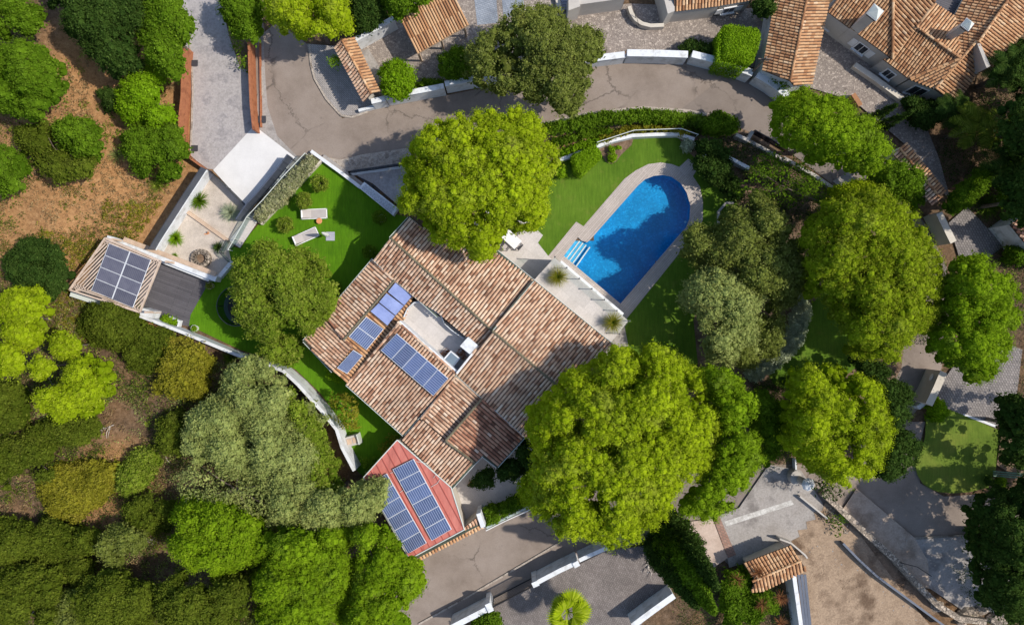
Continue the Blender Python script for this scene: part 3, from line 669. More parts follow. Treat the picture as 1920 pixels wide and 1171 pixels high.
for k, (a, b) in enumerate((((1061, 486), (1088, 450)), ((1066, 491), (1093, 455)), ((1072, 496), (1099, 459)), ((1079, 501), (1106, 463)))):
    st.beam(W(*a, (-.10, -.15, -.18, -.20)[k]), W(*b, (-.10, -.15, -.18, -.20)[k]), .09, .04)
st.build('pale_nosing', M['lip'], steps)
for a in ((1291, 370), (1287, 415), (1166, 372)):
    mb = MB(); x, y, _ = W(*a); mb.lathe((x, y, -.35), [(.0, -.03), (.10, -.03), (.10, .03), (.0, .03)], 12); mb.build('pool_lamp', M['metalwhite'], pool)
# upper garden
sheet('turf_lawn', M['lawn'], [(583, 285), (600, 292), (680, 350), (745, 402), (775, 410), (735, 450), (700, 490), (640, 560), (575, 640), (660, 720), (757, 815), (745, 830), (690, 900), (668, 880), (655, 840), (640, 790), (600, 735), (555, 692), (520, 677), (450, 655), (355, 610), (358, 590), (392, 530), (412, 518), (432, 492), (420, 470), (432, 462), (452, 465), (468, 440), (600, 290)])
sheet('gravel_court', M['gravel'], [(398, 326), (470, 398), (494, 402), (430, 470), (435, 492), (408, 522), (298, 478), (290, 470)])
sheet('stone_ledge', M['patio'], [(470, 403), (488, 412), (452, 465), (431, 452)], z=.22)
sheet('timber_terrace', M['darkdeck'], [(265, 588), (150, 548), (200, 452), (300, 486), (300, 470), (408, 524), (388, 545), (356, 612), (330, 606), (265, 588)], z=.06)  # terrace boards, extended under the pergola so dark colour stands for shade there
# north yards and paths
sheet('entrance_paving', M['herring'], [(576, 83), (640, 88), (690, 175), (720, 190), (668, 217), (640, 218), (612, 184), (588, 145)])
sheet('car_yard', M['cobble'], [(655, 78), (735, 30), (780, -40), (1100, -40), (1075, 60), (900, 155), (830, 165), (704, 188), (690, 160)])
sheet('yard_strip', M['concrete'], [(676, 100), (691, 92), (726, 150), (708, 165)])
sheet('paving_strip', M['bluestrip'], [(885, -40), (928, -40), (934, 44), (895, 48)])
sheet('paving_strip', M['bluestrip'], [(938, -40), (978, -40), (984, 30), (944, 34)])
sheet('upper_yard', M['cobble'], [(1045, 24), (1180, 8), (1440, 18), (1442, 120), (1400, 130), (1296, 98), (1176, 96), (1100, 108), (1050, 80)])
sheet('courtyard_cobbles', M['cobble'], [(1523, 100), (1550, 20), (1600, 85), (1712, 180), (1760, 300), (1782, 380), (1700, 275), (1600, 190), (1500, 160)])
sheet('side_road', M['concrete'], [(1560, 340), (1590, 322), (1622, 360), (1600, 375)])
sheet('entrance_drive', M['pavers2'], [(1777, 418), (1811, 388), (1833, 410), (1880, 462), (1855, 480), (1827, 497), (1803, 503)])
sheet('gate_drive', M['pavers2'], [(1785, 687), (1878, 640), (1915, 655), (1905, 735), (1866, 802), (1778, 768), (1742, 750)])
sheet('kerb_strip', M['crumble'], [(590, 292), (640, 300), (680, 290), (765, 278), (772, 292), (768, 316), (690, 322), (655, 326)])
sheet('kerb_strip', M['crumble'], [(1010, 232), (1100, 211), (1205, 200), (1290, 206), (1330, 214), (1310, 222), (1205, 214), (1105, 224), (1014, 245)])
sheet('sunken_ramp', M['stamped'], [(655, 322), (765, 308), (775, 400), (755, 392), (700, 345)])
mb = MB()
for a, b in (((671, 330), (712, 358)), ((701, 324), (700, 352)), ((753, 345), (718, 370))): mb.beam(W(*a, .03), W(*b, .03), .12, .03)
tag(mb.build('drain_channel', M['dark']), kind='structure')
# lower part
sheet('front_court', M['patio'], [(846, 913), (890, 866), (905, 850), (932, 872), (985, 815), (1030, 850), (1030, 930), (990, 950), (905, 990), (872, 995)])
sheet('lower_yard', M['pavers'], [(905, 1145), (1005, 1095), (1138, 1030), (1215, 1020), (1250, 1100), (1180, 1200), (905, 1260)])
sheet('service_area', M['concrete'], [(1347, 965), (1385, 950), (1440, 870), (1500, 880), (1540, 940), (1560, 1000), (1500, 1025), (1366, 1062)])
sheet('white_line', noisy('worn_white_paint', (.36, .34, .315), (.60, .585, .56), 3.0, None, 12, .2), [(1357, 976), (1482, 936), (1487, 944), (1361, 985)])
sheet('concrete_pad', noisy('tan_concrete', (.40, .30, .24), (.52, .41, .34), .8, None, 8, .15), [(1285, 977), (1335, 971), (1363, 1044), (1337, 1062), (1312, 1040)])
sheet('brick_edging', bricks('red_brick_edging', (.30, .17, .13), (.36, .22, .17), (.2, .15, .12), .3, .2, .4), [(1336, 970), (1347, 964), (1379, 1038), (1364, 1044)])
sheet('building_site', M['site'], [(1482, 1012), (1498, 1004), (1494, 992), (1512, 990), (1510, 976), (1528, 972), (1524, 958), (1540, 956), (1545, 940), (1580, 960), (1700, 1120), (1800, 1240), (1480, 1240), (1500, 1080), (1478, 1046), (1490, 1030)])
sheet('concrete_apron', noisy('dusty_concrete', (.27, .205, .155), (.42, .335, .27), .6, (.35, .275, .215), 9, .25, .95), [(1604, 914), (1714, 1007), (1738, 1050), (1779, 1072), (1775, 1106), (1727, 1099), (1577, 955)])
sheet('rough_apron', M['concrete'], [(1714, 1009), (1822, 1002), (1920, 1030), (1920, 1150), (1800, 1140), (1740, 1100), (1738, 1050)])
sheet('corner_lawn', M['drylawn'], [(1734, 781), (1732, 815), (1727, 842), (1717, 858), (1714, 876), (1718, 890), (1728, 905), (1742, 915), (1760, 921), (1785, 923), (1812.8, 921), (1850, 912.7), (1864, 880), (1870, 805), (1782, 768), (1750, 756)])
sheet('bare_soil', M['dirt'], [(1866, 870), (1880, 780), (1960, 760), (1960, 890), (1890, 885)])
mb = MB()
for pts in ([(785, 1169), (870, 1122), (956.5, 1071), (1012.8, 1038), (1052, 1014.5)], [(1714, 1008), (1760, 1006), (1822, 1002)]):
    for a, b in zip(pts[:-1], pts[1:]): mb.beam(W(*a, .05), W(*b, .05), .13, .12)
tag(mb.build('kerb', M['crumble']), kind='structure')
mb = MB()
for pts in ([(580, 83), (583, 120), (590, 148)], [(590, 148), (612, 186), (640, 217), (660, 220), (690, 210)], [(486, 70), (490, 150), (492, 180)]):
    for a, b in zip(pts[:-1], pts[1:]): mb.beam(W(*a, .06), W(*b, .06), .14, .12)
tag(mb.build('kerb', M['crumble']), kind='structure')
for a, w in (((367, 120), .5), ((367, 279), .5), ((493, 225), .6)):
    mb = MB(); x, y, _ = W(*a); mb.box((x, y, .2), w, w * .9, .04); o = mb.build('manhole_cover', M['dark'], loc=(x, y, 0)); o.location.z = 0
    tag(o, {120: 'square grey drain cover on the driveway opposite the upper rusty wall', 279: 'square grey drain cover near the lower end of the driveway', 225: 'square drain cover in the road beside the rusty fence'}[a[1]], 'drain cover')
# ================================================================= THE VILLA
V_ = thing('villa', 'large tiled villa with solar panels and a sunken roof terrace beside the pool', 'house', (*W(870, 620)[:2], 0))
def wing(pts, rd, mat='tile', wall=True, root=V_, wm='cream', **kw):
    rf, Pw = tile_roof(pts, rd, root, M[mat], **kw)
    if wall: wall_under(Pw, root, M[wm])
    return plane_pts(pts)[0]
A1 = wing([(766, 409, 3.3), (792, 429, 3.2), (835, 393, 3.0), (1000, 527, 3.1), (923, 620, 4.6), (733, 447, 4.6)], (77, -92))
A2 = wing([(733, 447, 4.6), (923, 620, 4.6), (897, 648, 3.8), (820, 583, 3.8), (787, 563, 3.75), (739, 522, 3.7), (700, 486, 3.7)], (-77, 92))
B = wing([(1000, 527, 3.5), (1147, 646, 3.5), (1066, 740, 5.1), (923, 620, 5.1)], (77, -92))
C = wing([(923, 620.5, 5.1), (1066, 740, 5.1), (987, 820, 3.6), (854, 698, 3.6)], (-77, 92))
D = wing([(700, 487, 3.3), (740, 525, 4.0), (645, 636, 4.0), (610, 592, 3.3)], (-85, -78))
E = wing([(610, 592, 3.1), (645, 636, 3.75), (661, 649, 3.75), (624, 695, 3.6), (570, 639, 2.9)], (-85, -78))
Fp = wing([(740, 525, 3.65), (774, 555, 3.2), (757, 600, 3.0), (745, 603, 3.0), (652, 716, 3.0), (624, 696, 3.5), (662, 650, 3.5), (645, 636, 3.6)], (85, 74), 'tileO')
G = wing([(745.5, 603, 4.1), (855, 700, 4.1), (757, 814, 3.0), (650, 719, 3.0)], (-82, 96))
Hh = wing([(856, 705, 3.65), (903, 747, 3.35), (836, 824, 3.2), (791, 783, 3.6)], (82, 72))
I_ = wing([(903.5, 747, 3.75), (984, 815, 3.1), (932, 873, 3.0), (904, 852, 3.25), (890, 866, 3.35), (836, 826, 3.75)], (80, 68), 'tileB')
J = wing([(790, 785, 3.5), (836, 826, 3.5), (889, 866, 3.2), (847, 913, 2.9), (754, 822, 2.95)], (-80, 92))
for a, b, m_ in (((733, 447, 4.62), (923, 620, 4.62), 'ridgetile'), ((923, 620, 5.12), (1066, 740, 5.12), 'ridgetile'), ((836, 826, 3.78), (889, 866, 3.4), 'ridgetile'),
                 ((740, 525, 4.02), (645, 636, 4.02), 'ridgetile'), ((611, 592, 3.35), (645, 636, 3.85), 'tileB'), ((903.5, 747, 3.8), (836, 825, 3.8), 'ridgetile'), ((745.5, 603, 4.12), (855, 700, 4.12), 'tile'),
                 ((655, 715, 3.08), (748, 607, 4.1), 'tile'), ((854, 706, 4.1), (790, 784, 3.65), 'tile')): ridge(a, b, V_, M[m_])
gutter([(1000, 526, 3.5), (1148, 646, 3.5)], V_); gutter([(932, 471, 3.05), (1000, 526, 3.08)], V_); gutter([(923, 619, 5.1), (1000, 526, 3.55)], V_, .1)
gutter([(854, 699, 3.6), (987, 819, 3.6)], V_); gutter([(700, 486, 3.3), (610, 592, 3.25), (570, 639, 2.9), (624, 696, 3.05)], V_); gutter([(650, 720, 3.0), (757, 815, 3.0)], V_)
gutter([(757, 815, 3.0), (855, 701, 4.0)], V_, .12); gutter([(985, 816, 3.1), (932, 874, 3.0), (904, 853, 3.2), (890, 867, 3.3), (847, 914, 2.9)], V_)
gutter([(731, 446, 4.5), (766, 408, 3.3), (792, 429, 3.2)], V_, .1); gutter([(700, 486, 3.72), (738, 522, 3.7), (787, 563, 3.7), (821, 594, 3.7)], V_, .12); gutter([(740, 526, 3.7), (645, 637, 3.65)], V_, .12, False)
# solar collectors and panels on the villa roofs
for c in (((742.4, 529.4), (728, 547), (759.5, 573), (774, 555)), ((726, 549), (711.7, 566), (743, 591.5), (758.8, 573.5)), ((711.3, 567.4), (695.7, 583), (728, 610.4), (742.4, 592.4))):
    q = [Fp(*p) + Vector((0, 0, .30)) for p in c]; cc = sum(q, Vector()) / 4; mb = MB(); mb.prism([tuple(p) for p in q], [p.z - .09 for p in q]); fr = mb.build('solar_collector', M['dark'], V_)
    mb = MB(); mb.prism([tuple(cc + (p - cc) * .965 + Vector((0, 0, .012))) for p in q], [p.z - .02 for p in q]); mb.build('collector_glass', M['collector'], fr)
solar([(688, 593), (655.3, 630.3), (688.5, 655.5), (720.9, 616.5)], 2, V_, M['pv'], hit=Fp, z_up=.26)
solar([(664, 655), (633, 689), (652, 700), (681.5, 666)], 1, V_, M['pv'], hit=Fp, z_up=.24)
solar([(745.6, 624.1), (841.9, 708.1), (813.2, 740.9), (715.4, 655.9)], 5, V_, M['pv'], hit=G, z_up=.38)
# sunken roof terrace
q = [(745, 603), (757, 590), (772, 566), (788, 560), (822, 592), (897, 648), (857, 700)]
mb = MB(); mb.prism([W(x, y, 2.7) for x, y in q], -.2); mb.build('roof_terrace', M['patio'], V_)
mb = MB(); mb.wallline([W(x, y, 4.15)[:2] for x, y in ((748, 603), (800, 649), (857, 699))], .24, 4.17, 2.6); mb.wallline([W(x, y, 4.0)[:2] for x, y in ((857, 699), (898, 648))], .14, 4.4, 2.6); mb.build('parapet', M['white'], V_)
mb = MB(); mb.wallline([W(x, y, 3.3)[:2] for x, y in ((757, 594), (764, 578), (776, 567), (789, 566), (800, 572), (814, 582), (826, 590), (833, 606), (846, 618), (869, 634))], .07, 3.3, 2.6); mb.build('curved_parapet', M['white'], V_)
mb = MB(); mb.prism([W(x, y, 4.6) for x, y in ((877.7, 631.4), (895.6, 646.8), (881, 663.8), (862.3, 648.5))], 2.7); cb = mb.build('stair_hood', M['white'], V_)
mb = MB(); mb.prism([W(x, y, 3.6) for x, y in ((845, 657), (863, 671.5), (848.6, 689.5), (830.7, 673.2))], 2.7); fr = mb.build('skylight', M['panel_frame'], V_)
mb = MB(); mb.prism([W(x, y, 3.63) for x, y in ((846, 660.5), (860, 672), (848.6, 685.5), (834.5, 673.5))], 3.5); mb.build('pane', flat('blue_grey_glass', (.16, .21, .26), .12), fr)
def leafy(label, px, py, r, z, mat, cat='plant', name='shrub', h=.5, group=None, kind='bush', mod=.55):
    return plant(label, cat, circ(px, py, r, 10, .2), h, .1, kind, mat, name, group, False, mod) if z == 0 else None
x, y, _ = W(865, 664, 2.7); tag(quads('potted_shrub', [leaves(np.array([[x, y, 3.0], [x + .2, y - .1, 3.1], [x, y + .2, 2.95]]), np.array([.28, .24, .25]), 60, .14, .09, .9, np.array([.4, .6, .5]))], L['brownred'], None, (x, y, 2.7)), 'dark red shrub on the roof terrace beside the white stair hood', 'plant')
x, y, _ = W(836, 659, 2.7); tag(quads('potted_shrub', [leaves(np.array([[x, y, 3.0], [x + .2, y - .15, 3.0], [x - .2, y - .2, 2.95]]), np.array([.22, .2, .2]), 60, .12, .08, .9, np.array([.4, .6, .5]))], L['brownred'], None, (x, y, 2.7)), 'reddish shrub on the roof terrace behind the grey skylight box', 'plant')
# porch roof terrace facing the pool
mb = MB(); mb.prism([W(x, y, 2.3) for x, y in ((1039.6, 482.8), (1178.2, 601.2), (1144.8, 643), (1001.3, 524.7))], -.1); po = mb.build('porch', M['patio'], V_)
mb = MB(); mb.prism([W(x, y, 1.9) for x, y in ((1053, 488), (1170, 587), (1165, 594), (1048, 495))], -.1); mb.build('pool_ledge', M['white'], V_)
rail = MB(); rp = MB(); pts = [(1003, 522), (1039, 483), (1061, 503), (1084, 523), (1107, 542), (1130, 562), (1153, 582), (1177, 601), (1158, 625)]
for a, b in zip(pts[:-1], pts[1:]):
    p, q = Vector(W(*a, 2.3)), Vector(W(*b, 2.3)); rail.add([p + Vector((0, 0, .05)), q + Vector((0, 0, .05)), q + Vector((0, 0, .95)), p + Vector((0, 0, .95))], [(0, 1, 2, 3)])
bal = thing('glass_balustrade', 'clear glass balustrade on slim posts round the porch roof above the pool', 'balustrade', W(1090, 545, 2.3))
rail.build('glass_pane', M['glass'], bal)
for a in pts:
    mb = MB(); p = Vector(W(*a, 2.3)); mb.tube([p, p + Vector((0, 0, 1.0))], .028, 6); mb.lathe((p.x, p.y, 3.28), [(.0, 0), (.06, 0), (.06, .05), (0, .05)], 8); mb.build('post', M['dark'], bal)
def pampas(px, py, label):
    x, y, _ = W(px, py, 2.3); r = thing('grass_planter', label, 'planter', (x, y, 2.3), 'ornamental grasses on the porch roof')
    mb = MB(); mb.lathe((x, y, 2.3), [(.16, 0), (.26, .38), (.28, .42), (.22, .42)], 18); mb.build('pot', M['greybase'], r)
    random.seed(int(px)); quads('grass_blades', [blades((x, y, 2.7), 420, .95, .022, .75, (.15, 1.4), segs=3)], L['yellow'], r)
    quads('green_blades', [blades((x, y, 2.7), 160, .55, .03, .5, (.5, 1.5), segs=3)], L['green'], r)
pampas(1045, 519, 'round ornamental grass in a pot at the patio end of the porch roof'); pampas(1147, 604, 'round ornamental grass in a pot at the far end of the porch roof')
# red sheet-metal annex
K_ = thing('annex', 'garage annex with a red metal roof carrying two rows of solar panels', 'building', (*W(780, 940)[:2], 0))
kp = [(745, 824, 3.25), (846, 913, 3.0), (871, 992, 2.75), (768, 1047, 2.55), (682, 894, 3.1)]; kh, kn = plane_pts(kp); kw = [kh(p[0], p[1]) for p in kp]
mb = MB(); mb.prism([tuple(p) for p in kw], [p.z - .12 for p in kw]); kr = mb.build('roof', M['redroof'], K_); wall_under(kw, K_, M['cream'], .15)
ud = Vector((.475, .88)); mb = MB()
for k in range(-2, 11):
    sx, sy = 700 + k * 14.5 * .88 - 30 * .475 * 0, 860 - k * 14.5 * .475
    inside = [t for t in np.arange(-120, 300, 2) if inpoly(np.array([[sx + ud.x * t, sy + ud.y * t]]), [(p[0], p[1]) for p in kp])[0]]
    if len(inside) > 3:
        a, b = kh(sx + ud.x * inside[0], sy + ud.y * inside[0]), kh(sx + ud.x * inside[-1], sy + ud.y * inside[-1]); mb.beam(a + Vector((0, 0, .02)), b + Vector((0, 0, .02)), .05, .05)
mb.build('standing_seams', flat('dark_red_seam', (.30, .065, .05), .6), kr)
mb = MB()
for a, b in zip(kw, kw[1:] + kw[:1]): mb.beam(a + Vector((0, 0, .03)), b + Vector((0, 0, .03)), .07, .08)
mb.build('roof_edge', M['lip'], kr)
solar([(776.6, 858.2), (847.6, 989.8), (809.9, 1011.6), (736.6, 878.2)], 6, K_, M['pv'], hit=kh, z_up=.22)
solar([(726.6, 885.5), (801, 1015.4), (765.5, 1035.8), (690, 906.6)], 6, K_, M['pv'], hit=kh, z_up=.22)
mb = MB()
for pts in ([(780, 864), (800, 868), (818, 888), (813, 895)], [(826, 896), (820, 905), (808, 912)], [(732, 886), (738, 884)], [(750, 922), (757, 917)]):
    mb.tube([kh(*p) + Vector((0, 0, .06)) for p in pts], .018, 5)
mb.build('cable', M['lip'], kr)
# tiled coping walls below the annex
def coping_roof(root, a, b, l, r, mat, zr, ze, rd_l, rd_r):
    tile_roof([(*a, zr), (*b, zr), (*l[1], ze), (*l[0], ze)], rd_l, root, M[mat], name='roof'); tile_roof([(*b, zr), (*a, zr), (*r[0], ze), (*r[1], ze)], rd_r, root, M[mat], name='roof')
    ridge((*a, zr), (*b, zr), root, M[mat])
tw = thing('tiled_wall', 'low wall with a barrel tile coping between red roof and lower road', 'wall', (*W(840, 1015)[:2], 0))
rf, Pw = tile_roof([(766, 1049, 2.1), (903, 979, 2.1), (906, 987, 1.9), (770, 1057, 1.9)], (4, 9), tw, M['tileO'], slab=.2, tlen=.5); wall_under(Pw, tw, M['cream'])
rf, Pw = tile_roof([(868, 990, 2.15), (897, 967, 2.35), (903, 978, 2.1), (873, 999, 2.0)], (5, 10), tw, M['tile'], slab=.2); wall_under(Pw, tw, M['cream'])
mb = MB(); mb.wallline([W(770, 1050, 2.1)[:2], W(902, 980, 2.1)[:2]], .14, 2.2, 1.9); mb.build('gutter', M['gutter'], tw)
wallthing('slim white pillar wall at the end of the tiled coping by the road', 'wall', [(897, 962), (906, 988)], 2.5, .34, 'white', 'pillar')
# ================================================================= GARDEN WALLS AND FENCES
wallthing('long white curving wall between the turf lawn and the wooded slope', 'wall', [(262, 592), (340, 622), (444, 665), (470, 674), (500, 684), (531, 695), (558, 720), (604, 771), (631, 805), (641, 838), (664, 882)], [1.2, 1.2, 1.2, 1.3, 1.5, 1.8, 2, 2, 2, 2, 2], .24, z0=-.3)
wallthing('stepped white corner block beside the pergola at the timber terrace', 'wall', [(264, 583), (286, 590)], 1.3, .55)
wallthing('white wall topped by dark railing on the uphill side of the gravel court', 'wall', [(387, 318), (345, 382), (300, 452), (291, 468)], 1.3, .16)
def railing(label, pts, z0, h, mat='smoke', post='dark', name='railing', every=1, w=.05, cat='railing', thick=.012):
    P = [Vector(W(x, y, z0)) for x, y in pts]; r = thing(name, label, cat, (P[0].x, P[0].y, z0)); mb = MB(); top = MB()
    for a, b in zip(P[:-1], P[1:]):
        mb.beam(a + Vector((0, 0, h / 2)), b + Vector((0, 0, h / 2)), thick, h * .92); top.beam(a + Vector((0, 0, h)), b + Vector((0, 0, h)), w, .04)
    mb.build('pane', M[mat], r); top.build('rail', M[post], r)
    for a, b in zip(P[:-1], P[1:]):
        n = max(1, int((b - a).length / 1.6))
        for k in range(n):
            p = a.lerp(b, k / n); pb = MB(); pb.beam(p, p + Vector((0, 0, h + .03)), .05, .05); pb.build('post', M[post], r)
    p = P[-1]; pb = MB(); pb.beam(p, p + Vector((0, 0, h + .03)), .05, .05); pb.build('post', M[post], r); return r
railing('dark slatted railing along the top of the gravel court wall', [(387, 318), (345, 382), (300, 452), (291, 468)], 1.3, .95, 'bluemetal', thick=.05)
railing('thin smoked glass fence between white slab and gravel court', [(398, 322), (432, 354), (470, 392)], .1, 1.0)
railing('clear glass fence between the white slab steps and hedge planter', [(578, 292), (540, 332), (500, 378), (470, 410), (448, 450), (436, 470)], .3, .9, 'glass', 'lip')
railing('short clear glass screen at the gravel court corner by the lawn', [(432, 452), (420, 475), (436, 492)], .1, .9, 'glass')
g = thing('sliding_gate', 'curved run of dark framed gate panels along the white slab', 'gate', (*W(520, 350)[:2], 0))
gp = [(549, 297), (541, 308), (531, 322), (518, 338), (504, 355), (490, 371), (476, 385), (468, 396), (455, 415)]
for a, b in zip(gp[:-1], gp[1:]):
    p, q = Vector(W(*a, .05)), Vector(W(*b, .05)); d = (q - p) * .05; p += d; q -= d; mb = MB()
    for z in (.1, 1.35): mb.beam(p + Vector((0, 0, z)), q + Vector((0, 0, z)), .09, .08)
    for e in (p, q): mb.beam(e + Vector((0, 0, .02)), e + Vector((0, 0, 1.40)), .09, .09)
    fr = mb.build('gate_frame', M['bluemetal'], g); mb = MB(); mb.beam(p + Vector((0, 0, .72)), q + Vector((0, 0, .72)), .03, 1.2); mb.build('gate_sheet', M['bluemetal'], fr)
mb = MB(); mb.prism([W(x, y, .12) for x, y in ((552, 296), (566, 300), (486, 392), (474, 398), (520, 345))], -.1); tag(mb.build('gate_step', M['concrete']), kind='structure')
for k in range(5):
    mb = MB(); a = (556 - k * 14, 304 + k * 16); mb.beam(W(*a, .16), W(a[0] - 12, a[1] - 8, .16), .05, .06); tag(mb.build('gate_rail', M['dark']), 'thin dark floor rail %s the curved gate panels' % ('at the road end of', 'second from the road under', 'under the middle of', 'fourth from the road under', 'at the gravel court end of')[k], 'rail')
wallthing('white timber-capped wall between gravel court and timber terrace', 'wall', [(200, 446), (247, 460), (300, 482), (352, 503), (405, 523)], 1.1, .42, 'white')
wallthing('pale stepped bench wall running along the timber terrace', 'wall', [(232, 458), (300, 488), (392, 524)], .75, .30, 'white')
o = MB(); o.beam(W(232, 448, 1.13), W(405, 514, 1.13), .36, .10); tag(o.build('timber_capping', M['wood'], loc=W(232, 448, 1.1)), 'long pale timber capping laid along the white gravel court wall', 'timber')
wallthing('short white return wall at the corner of gravel court and lawn', 'wall', [(434, 491), (410, 519)], .6, .30, 'white')
o = MB(); o.beam(W(350, 396, .15), W(430, 453, .15), .26, .25); tag(o.build('timber_sleeper', M['wood'], loc=W(350, 396, 0)), 'brown timber sleeper crossing the gravel court diagonally', 'timber')
mb = MB()
for k in range(14):
    a = 2 * math.pi * k / 14; x, y, _ = W(380 + 14 * math.cos(a) * 1.0, 485 + 13 * math.sin(a)); mb.box((x, y, .22), .34, .28, .44, -a + random.uniform(-.2, .2))
fp = tag(mb.build('fire_pit', M['stonewall'], loc=W(380, 485, 0)), 'squarish stone ringed fire pit in the gravel court', 'fire pit')
mb = MB(); x, y, _ = W(381, 484); mb.lathe((x, y, 0), [(0, .05), (.4, .05), (.42, .12), (0, .14)], 14); mb.build('ash_bed', M['dirt'], fp)
o = MB(); x, y, _ = W(392, 437); o.tube([(x, y, .0), (x + .02, y + .02, .3), (x + .15, y + .1, .5)], [.07, .06, .03], 6); o.tube([(x - .35, y - .1, .06), (x, y - .05, .1)], [.04, .05], 6)
tag(o.build('driftwood_stump', M['terracotta'], loc=(x, y, 0)), 'small reddish wood stump on the gravel beside the sleeper', 'stump')
# lawn north-east edge, planter, ramp
wallthing('low cream edging wall along the road side of the turf lawn', 'wall', [(583, 283), (608, 301), (640, 324), (674, 350)], .5, .26, 'white')
wallthing('grey retaining ledge beside the lawn edging near the ramp', 'wall', [(605, 293), (640, 319), (678, 347)], .3, .42, 'concrete')
o = MB(); o.prism([W(x, y, .75) for x, y in ((683, 341), (746, 390), (737, 404), (673, 352))], -.1); gb = tag(o.build('pebble_planter', M['white'], loc=W(705, 370, 0)), 'long white planter box filled with grey pebbles beside the lawn', 'planter')
o = MB(); o.prism([W(x, y, .77) for x, y in ((685, 345), (741, 389), (734, 400), (677, 353))], .6); o.build('pebbles', M['greystone'], gb)
railing('dark steel handrail on a white kerb above the sunken ramp', [(655, 325), (700, 319), (766, 309)], .25, .9, 'smoke')
wallthing('white kerb wall carrying the handrail above the sunken ramp', 'wall', [(655, 327), (700, 321), (766, 311)], .3, .16, 'white')
hp = thing('hedge_planter', 'narrow cream planter with pale green shrubs along the lawn edge', 'planter', (*W(535, 350)[:2], 0))
pl = [(597, 297), (560, 336), (520, 378), (484, 416)]
o = MB(); o.wallline([W(x + 5, y + 4, .45)[:2] for x, y in pl], .14, .45, -.1); o.wallline([W(x - 12, y - 8, .45)[:2] for x, y in pl], .12, .45, -.1); o.build('planter_wall', M['cream'], hp)
o = MB(); o.prism([W(x, y, .3) for x, y in ((600, 299), (487, 420), (474, 408), (588, 290))], 0); o.build('soil', M['soil'], hp)
pr, _c = crown_parts([(581, 293), (592, 303), (560, 345), (515, 395), (488, 413), (476, 402), (500, 372), (548, 322)], 1.15, .55, 'bush', .75); quads('foliage', pr, L['pale'], hp)
# corten walls
wallthing('rusty steel retaining wall on the uphill side of the driveway', 'wall', [(345, 85), (341, 130), (340, 180), (335, 225), (336, 262), (347, 290), (386, 318)], [1.5, 1.5, 1.5, 1.5, 1.4, 1.0, .8], .12, 'corten', 'steel_wall')
wallthing('rusty steel fence wall between driveway and road', 'wall', [(466, 78), (468, 150), (470, 195), (475, 243)], 1.25, .16, 'corten', 'steel_wall')
wallthing('thin cream kerb at the foot of the rusty retaining wall', 'kerb', [(353, 72), (359, 110), (361, 170), (359, 230), (357, 282)], .12, .10, 'crumble', 'kerb_wall')
wallthing('thin rusty upper edge strip of the steel fence by the road', 'fence', [(487, 80), (488, 150), (489, 238)], .25, .10, 'corten', 'steel_edging')
# north road walls
wallthing('white rendered road wall with stepped coping beside the clipped hedge bush', 'wall', [(1298, 101), (1350, 114), (1412, 137)], 1.7, .42, 'white', coping='white', cap=.1)
wallthing('straight white road wall section below the cobbled upper yard', 'wall', [(1176, 99), (1236, 100), (1290, 102)], 1.7, .42, 'white', coping='white', cap=.1)
wallthing('white road wall section partly under the large olive tree', 'wall', [(1040, 122), (1100, 111), (1172, 102)], 1.5, .38, 'white', coping='white', cap=.1)
wallthing('white road wall section running down to the long tiled garage', 'wall', [(1420, 139), (1450, 157), (1485, 184)], 1.7, .42, 'white', coping='white', cap=.1)
wallthing('white road wall below the small round bright tree', 'wall', [(722, 181), (780, 171), (832, 161)], 1.9, .30, 'white', coping='white', cap=.1)
wallthing('white road wall section ending under the olive tree shadow', 'wall', [(834, 157), (888, 147), (930, 140)], 1.9, .30, 'white', coping='white', cap=.1)
wallthing('short white wall end by the tiled gate roof', 'wall', [(696, 190), (722, 184)], 1.7, .30, 'white', coping='white', cap=.1)
wallthing('small white kerb wall at the tip of the paved entrance', 'wall', [(672, 207), (702, 199)], .5, .22, 'white')
wallthing('diagonal white yard wall behind the tiled gate roof', 'wall', [(666, 74), (700, 55), (738, 34)], 1.9, .28, 'white', coping='white', cap=.1)
# pool garden walls
wallthing('low white wall curving behind the pool lawn', 'wall', [(1049, 300), (1085, 286), (1118, 275), (1150, 263), (1186, 254), (1230, 252), (1273, 251), (1302, 261)], .7, .26, 'white')
railing('clear glass panels behind the curved white pool wall', [(1118, 271), (1186, 249), (1273, 246), (1304, 257)], .4, .8, 'glass', 'lip')
wallthing('short white wall piece among dark shrubs beyond the pool', 'wall', [(1363, 293), (1405, 315)], .8, .26, 'white')
railing('brown metal road fence with two bays beside the pine trunk', [(1408, 250), (1440, 268), (1470, 286)], .2, 1.0, 'smoke', 'dark')
wallthing('low grey wall in front of the brown road fence', 'wall', [(1380, 252), (1402, 262), (1412, 246)], .8, .25, 'greywall')
wallthing('grey kerb wall under the brown metal road fence', 'wall', [(1402, 262), (1440, 283), (1476, 303)], .35, .25, 'greywall')
wallthing('grey kerb wall beneath the upper right pine by the road', 'wall', [(1470, 296), (1500, 312), (1530, 330), (1562, 352)], .5, .25, 'greywall')
